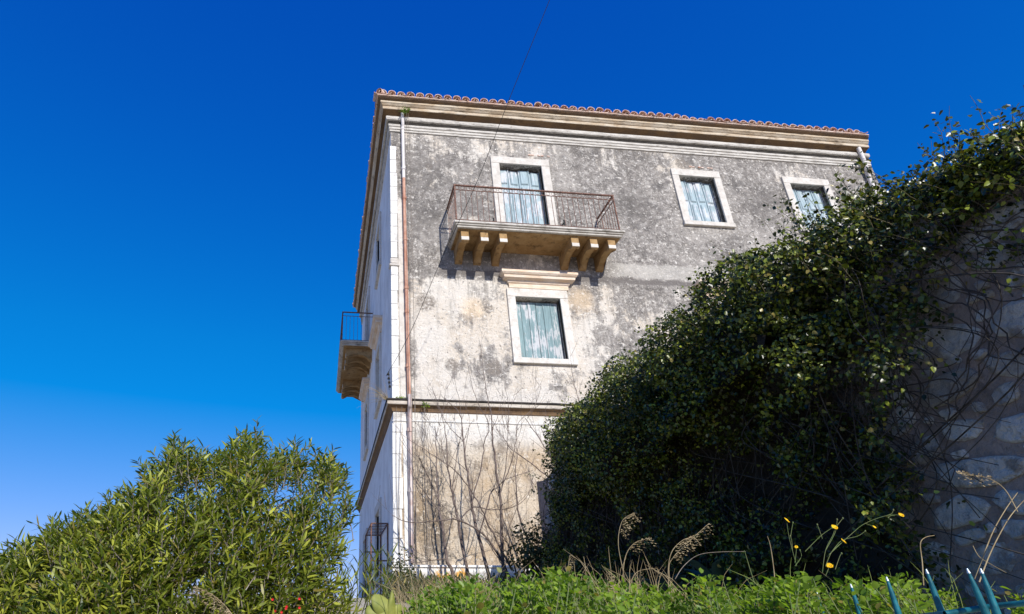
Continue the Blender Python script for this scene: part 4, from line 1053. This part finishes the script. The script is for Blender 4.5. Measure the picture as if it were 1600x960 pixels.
# yellow composite flowers
def flower_plant(label, stems, Y):
    b = at(*stems[0][0][0], Y); t = tag(empty('yellow_flower', b), label, 'wild flower', 'yellow wild flowers')
    for pp, fl in stems:
        pts = smooth_path([at(x, y, Y) for x, y in pp], 5); tubes('stem', [(pts, np.linspace(.0014, .0009, len(pts)))], M['stem'], t, 5)
        p = pts[-1]
        if fl:
            bm = bmesh.new(); ax = Vector((random.gauss(0, .4), -.8, .6)).normalized(); q = ax.to_track_quat('Z', 'Y').to_matrix().to_4x4()
            for k in range(16):
                a = 2*PI*k/16; L = .0145*fl*random.uniform(.85, 1.1); m_ = Matrix.Translation(p) @ q @ Matrix.Rotation(a, 4, 'Z')
                vs = [bm.verts.new(m_ @ Vector(v)) for v in ((.001, -.0012, 0), (L*.6, -.0026*fl, .004), (L, -.002, .002), (L, .002, .002), (L*.6, .0026*fl, .004), (.001, .0012, 0))]; bm.faces.new(vs)
            bm_obj('flower_head', bm, M['petal'], t)
            bm = bmesh.new(); bmesh.ops.create_uvsphere(bm, u_segments=8, v_segments=5, radius=.004*fl, matrix=Matrix.Translation(p-ax*.002)); bm_obj('calyx', bm, M['stem'], t, smooth=True)
        else:
            bm = bmesh.new(); bmesh.ops.create_uvsphere(bm, u_segments=7, v_segments=5, radius=.0035, matrix=Matrix.Translation(p) @ Matrix.Diagonal((1, 1, 1.5, 1))); bm_obj('bud', bm, M['stem'], t, smooth=True)
    return t
flower_plant('yellow wild flower on an upright green stem, leftmost', [([(1245, 885), (1238, 860), (1232, 835), (1229, 813)], 1.0), ([(1238, 860), (1237, 845), (1235, 838)], 0), ([(1235, 840), (1238, 822), (1239, 817)], 0), ([(1242, 880), (1244, 862), (1244, 855)], .55), ([(1242, 885), (1252, 870), (1250, 860)], 0)], 3.0)
flower_plant('yellow wild flower with three blooms on branching stems, middle', [([(1285, 895), (1290, 860), (1302, 835), (1304, 824)], 1.0), ([(1290, 860), (1305, 832), (1308, 812)], 0), ([(1305, 825), (1313, 815), (1317, 810)], 0), ([(1285, 842), (1280, 828), (1277, 820)], 0), ([(1258, 862), (1282, 838), (1300, 825)], 0), ([(1290, 885), (1300, 862), (1318, 846)], 1.0), ([(1290, 900), (1294, 890), (1296, 884)], 1.0), ([(1300, 862), (1315, 845), (1340, 838), (1352, 830)], 0), ([(1305, 890), (1312, 870), (1315, 865)], 0)], 2.9)
flower_plant('yellow wild flower at the end of a long stem arching right', [([(1292, 870), (1330, 835), (1352, 818), (1385, 806), (1408, 805)], .9), ([(1385, 806), (1393, 803), (1396, 797)], 0), ([(1352, 818), (1362, 822), (1366, 824)], .6), ([(1398, 806), (1392, 806), (1388, 809)], 0)], 3.0)

# prickly pear
def pads(label, lst):
    b = at(600, 985, 3.6); t = tag(empty('prickly_pear', b), label, 'cactus')
    for (x, y, w, h, rot, yaw) in lst:
        p = at(x, y, 3.6+random.uniform(-.04, .04)); s = 3.6/981*1.06; bm = bmesh.new()
        bmesh.ops.create_uvsphere(bm, u_segments=20, v_segments=14, radius=1)
        for v in bm.verts:
            tap = 1-.28*max(0, -v.co.z); v.co = Vector((v.co.x*w*s*tap, v.co.y*.018, v.co.z*h*s)); v.co += Vector((0, .01*math.sin(v.co.x*40)*math.sin(v.co.z*30), 0))
        bmesh.ops.transform(bm, verts=bm.verts, matrix=Matrix.Translation(p) @ Matrix.Rotation(yaw, 4, 'Z') @ Matrix.Rotation(rot, 4, 'Y'))
        bm_obj('pad', bm, M['cactus'], t, smooth=True)
pads('prickly pear cactus with fleshy yellow-green pads at the corner foot', [(599, 951, 13, 22, -.75, .2), (612, 946, 8, 20, .1, .9), (590, 962, 12, 18, -1.0, 0), (618, 965, 13, 18, .6, .1), (604, 972, 16, 24, 0, 0)])

# agave in the shade
def agave(label, px, py, Y, n, L, seed):
    r = random.Random(seed); b = at(px, py, Y); t = tag(empty('agave', b), label, 'agave')
    for k in range(n):
        a = 2*PI*k/n+r.uniform(-.2, .2); el = r.uniform(.5, 1.25); bm = bmesh.new(); rows = []
        for i in range(6):
            s = i/5; rad = L*s; w = .05*L*2.2*(math.sin(PI*(.15+.85*(1-s)))**.7)*(1 if i < 5 else .05); el2 = el-.5*s
            c = Vector((math.cos(a)*rad*math.cos(el2), math.sin(a)*rad*math.cos(el2), rad*math.sin(el2))); sd_ = Vector((-math.sin(a), math.cos(a), 0))
            rows.append([bm.verts.new(b+c-sd_*w+Vector((0, 0, .02))), bm.verts.new(b+c-Vector((0, 0, .012*(1-s)))), bm.verts.new(b+c+sd_*w+Vector((0, 0, .02)))])
        for p_, q_ in zip(rows, rows[1:]):
            for j in range(2): bm.faces.new((p_[j], p_[j+1], q_[j+1], q_[j]))
        bm_obj('leaf', bm, M['agave'], t, smooth=True)
agave('blue-green agave rosette in shade under the ivy, mid bottom', 1125, 935, 5.0, 12, .42, 4)
agave('smaller agave half hidden left of the larger one, dark', 1035, 935, 5.6, 10, .35, 6)

# plants rooted on the house
def tuft(name, label, p, n, L, lean, mat, r=.002):
    t = tag(empty(name, p), label, 'wall plant'); st = []
    for _ in range(n):
        d = (Vector(lean)+Vector(rng.normal(0, .34, 3))).normalized(); LL = L*rng.uniform(.4, 1.1)
        st.append(([Vector(p), Vector(p)+d*LL*.5, Vector(p)+d*LL+Vector((0, 0, -.12*LL))], (r, r*.7, r*.3)))
    tubes('stems', st, M[mat], t, 3); return t
tuft('grass_tuft', 'dry grass tuft sprouting from the string course at the corner', (X0-.10, Y0-.02, 6.14), 46, .62, (-.75, -.1, .55), 'straw', .0028)
leafy('wall_weed', 'green weed growing from the drainpipe head under the eaves', 'wall plant', (1.74, Y0-.28, 13.93), (.13, .08, .10), 150, M['weed'], (.03, .06), None, 2)
leafy('wall_weed', 'small green weed hanging on the string course right of pipe', 'wall plant', (2.02, Y0-.14, 6.03), (.08, .05, .08), 60, M['weed'], (.03, .05), None, 2)
leafy('wall_weed', 'mossy weed on the ledge between corner and drainpipe', 'wall plant', (1.53, Y0-.08, 6.17), (.12, .06, .04), 80, M['weed'], (.03, .05), None, 2)

# reed-like plant at lower left of the house
def reed(label, px, py, Y, n, H, seed):
    r = random.Random(seed); b = at(px, py, Y); t = tag(empty('reed_plant', b), label, 'reed', 'narrow-leaved plants between bush and villa'); P = []; D = []; st = []
    for k in range(n):
        d = Vector((r.gauss(0, .2), r.gauss(0, .2), 1)).normalized(); q = b+Vector((r.gauss(0, .10), r.gauss(0, .1), 0)); h = H*r.uniform(.55, 1); top = q+d*h; st.append(([q, q.lerp(top, .5), top], (.006, .005, .002)))
        for i in range(14):
            s = .3+.7*i/13; az = i*2.4; P.append(tuple(q.lerp(top, s))); D.append((math.cos(az), math.sin(az), .7+s))
    P = np.array(P); n = len(P); V, Fc = scatter(LEAF_LANCE, P, np.array(D), np.tile([0, 0, 1.0], (n, 1))+rng.normal(0, .3, (n, 3)), rng.uniform(.09, .16, n), rng.uniform(.012, .018, n))
    np_obj('leaves', V, Fc, M['bush'], t)['kind'] = 'stuff'; tubes('stems', st, M['stem'], t, 4)
reed('reed-like plant with narrow leaves against the shaded side wall', 575, 985, 6.0, 9, .75, 3)
reed('taller reed-like plant seen against the sky beside the bush', 545, 985, 6.4, 8, .85, 4)
seed_grass('large feathery plume lying across the bush near the bottom edge', [(372, 975), (356, 952), (335, 932), (308, 918)], 3.6, .8, -.5, dens=90, Lh=.035)

# ------------------------------------------------------------------ green iron fence, lower right
fence = tag(empty('iron_fence', (2.0, 2.4, 1.3)), 'teal painted iron fence with pointed pickets at the lower right', 'fence')
def picket(px, py, h=.2, lean=0):
    r = ray(px, py); k = h/r.z; p = EYE+r*k
    rad = .0095; bm = bmesh.new(); prof = [(0, 1.0), (-.02, .0045), (-.10, .0095), (-.14, rad), (-.5, rad)]
    pts = [p+Vector((0, 0, z_)) for z_ in (0, -.012, -.05, -.11, -.60)]; pts = [q+Vector((lean*(p.z-q.z), 0, 0)) for q in pts]
    tubes('picket', [(pts, (.0012, .004, .0072, rad, rad))], M['fence'], fence, 8)
    tubes('picket_tip', [([pts[0]+Vector((0, 0, .001)), pts[0].lerp(pts[2], .25)], (.002, .005))], M['bare'], fence, 8)
    return p
tops = []
for (px, py) in ((1131, 945), (1178, 937), (1224, 930), (1276, 925), (1329, 913), (1385, 902), (1447, 890)): tops.append(picket(px, py))
tops.append(picket(1511, 889, .19, .05)); tops.append(picket(1532, 889, .185, -.03)); 
a = at(1470, 962, tops[-2].y+.05); b = at(1700, 930, tops[-2].y-.25)
ya = tops[-2].y
q0 = at(1478, 959, ya+.06); q1 = at(1556, 947, ya); q2 = at(1620, 941, ya-.12)
tubes('rail', [([q0, q1, q2], .008)], M['fence'], fence, 8)
far = tops[0]-(tops[6]-tops[0])*0.15; far = Vector((far.x, far.y, q0.z)); tubes('rail', [([Vector((tops[0].x, tops[0].y, q0.z-.05)), q0], .008)], M['fence'], fence, 8)
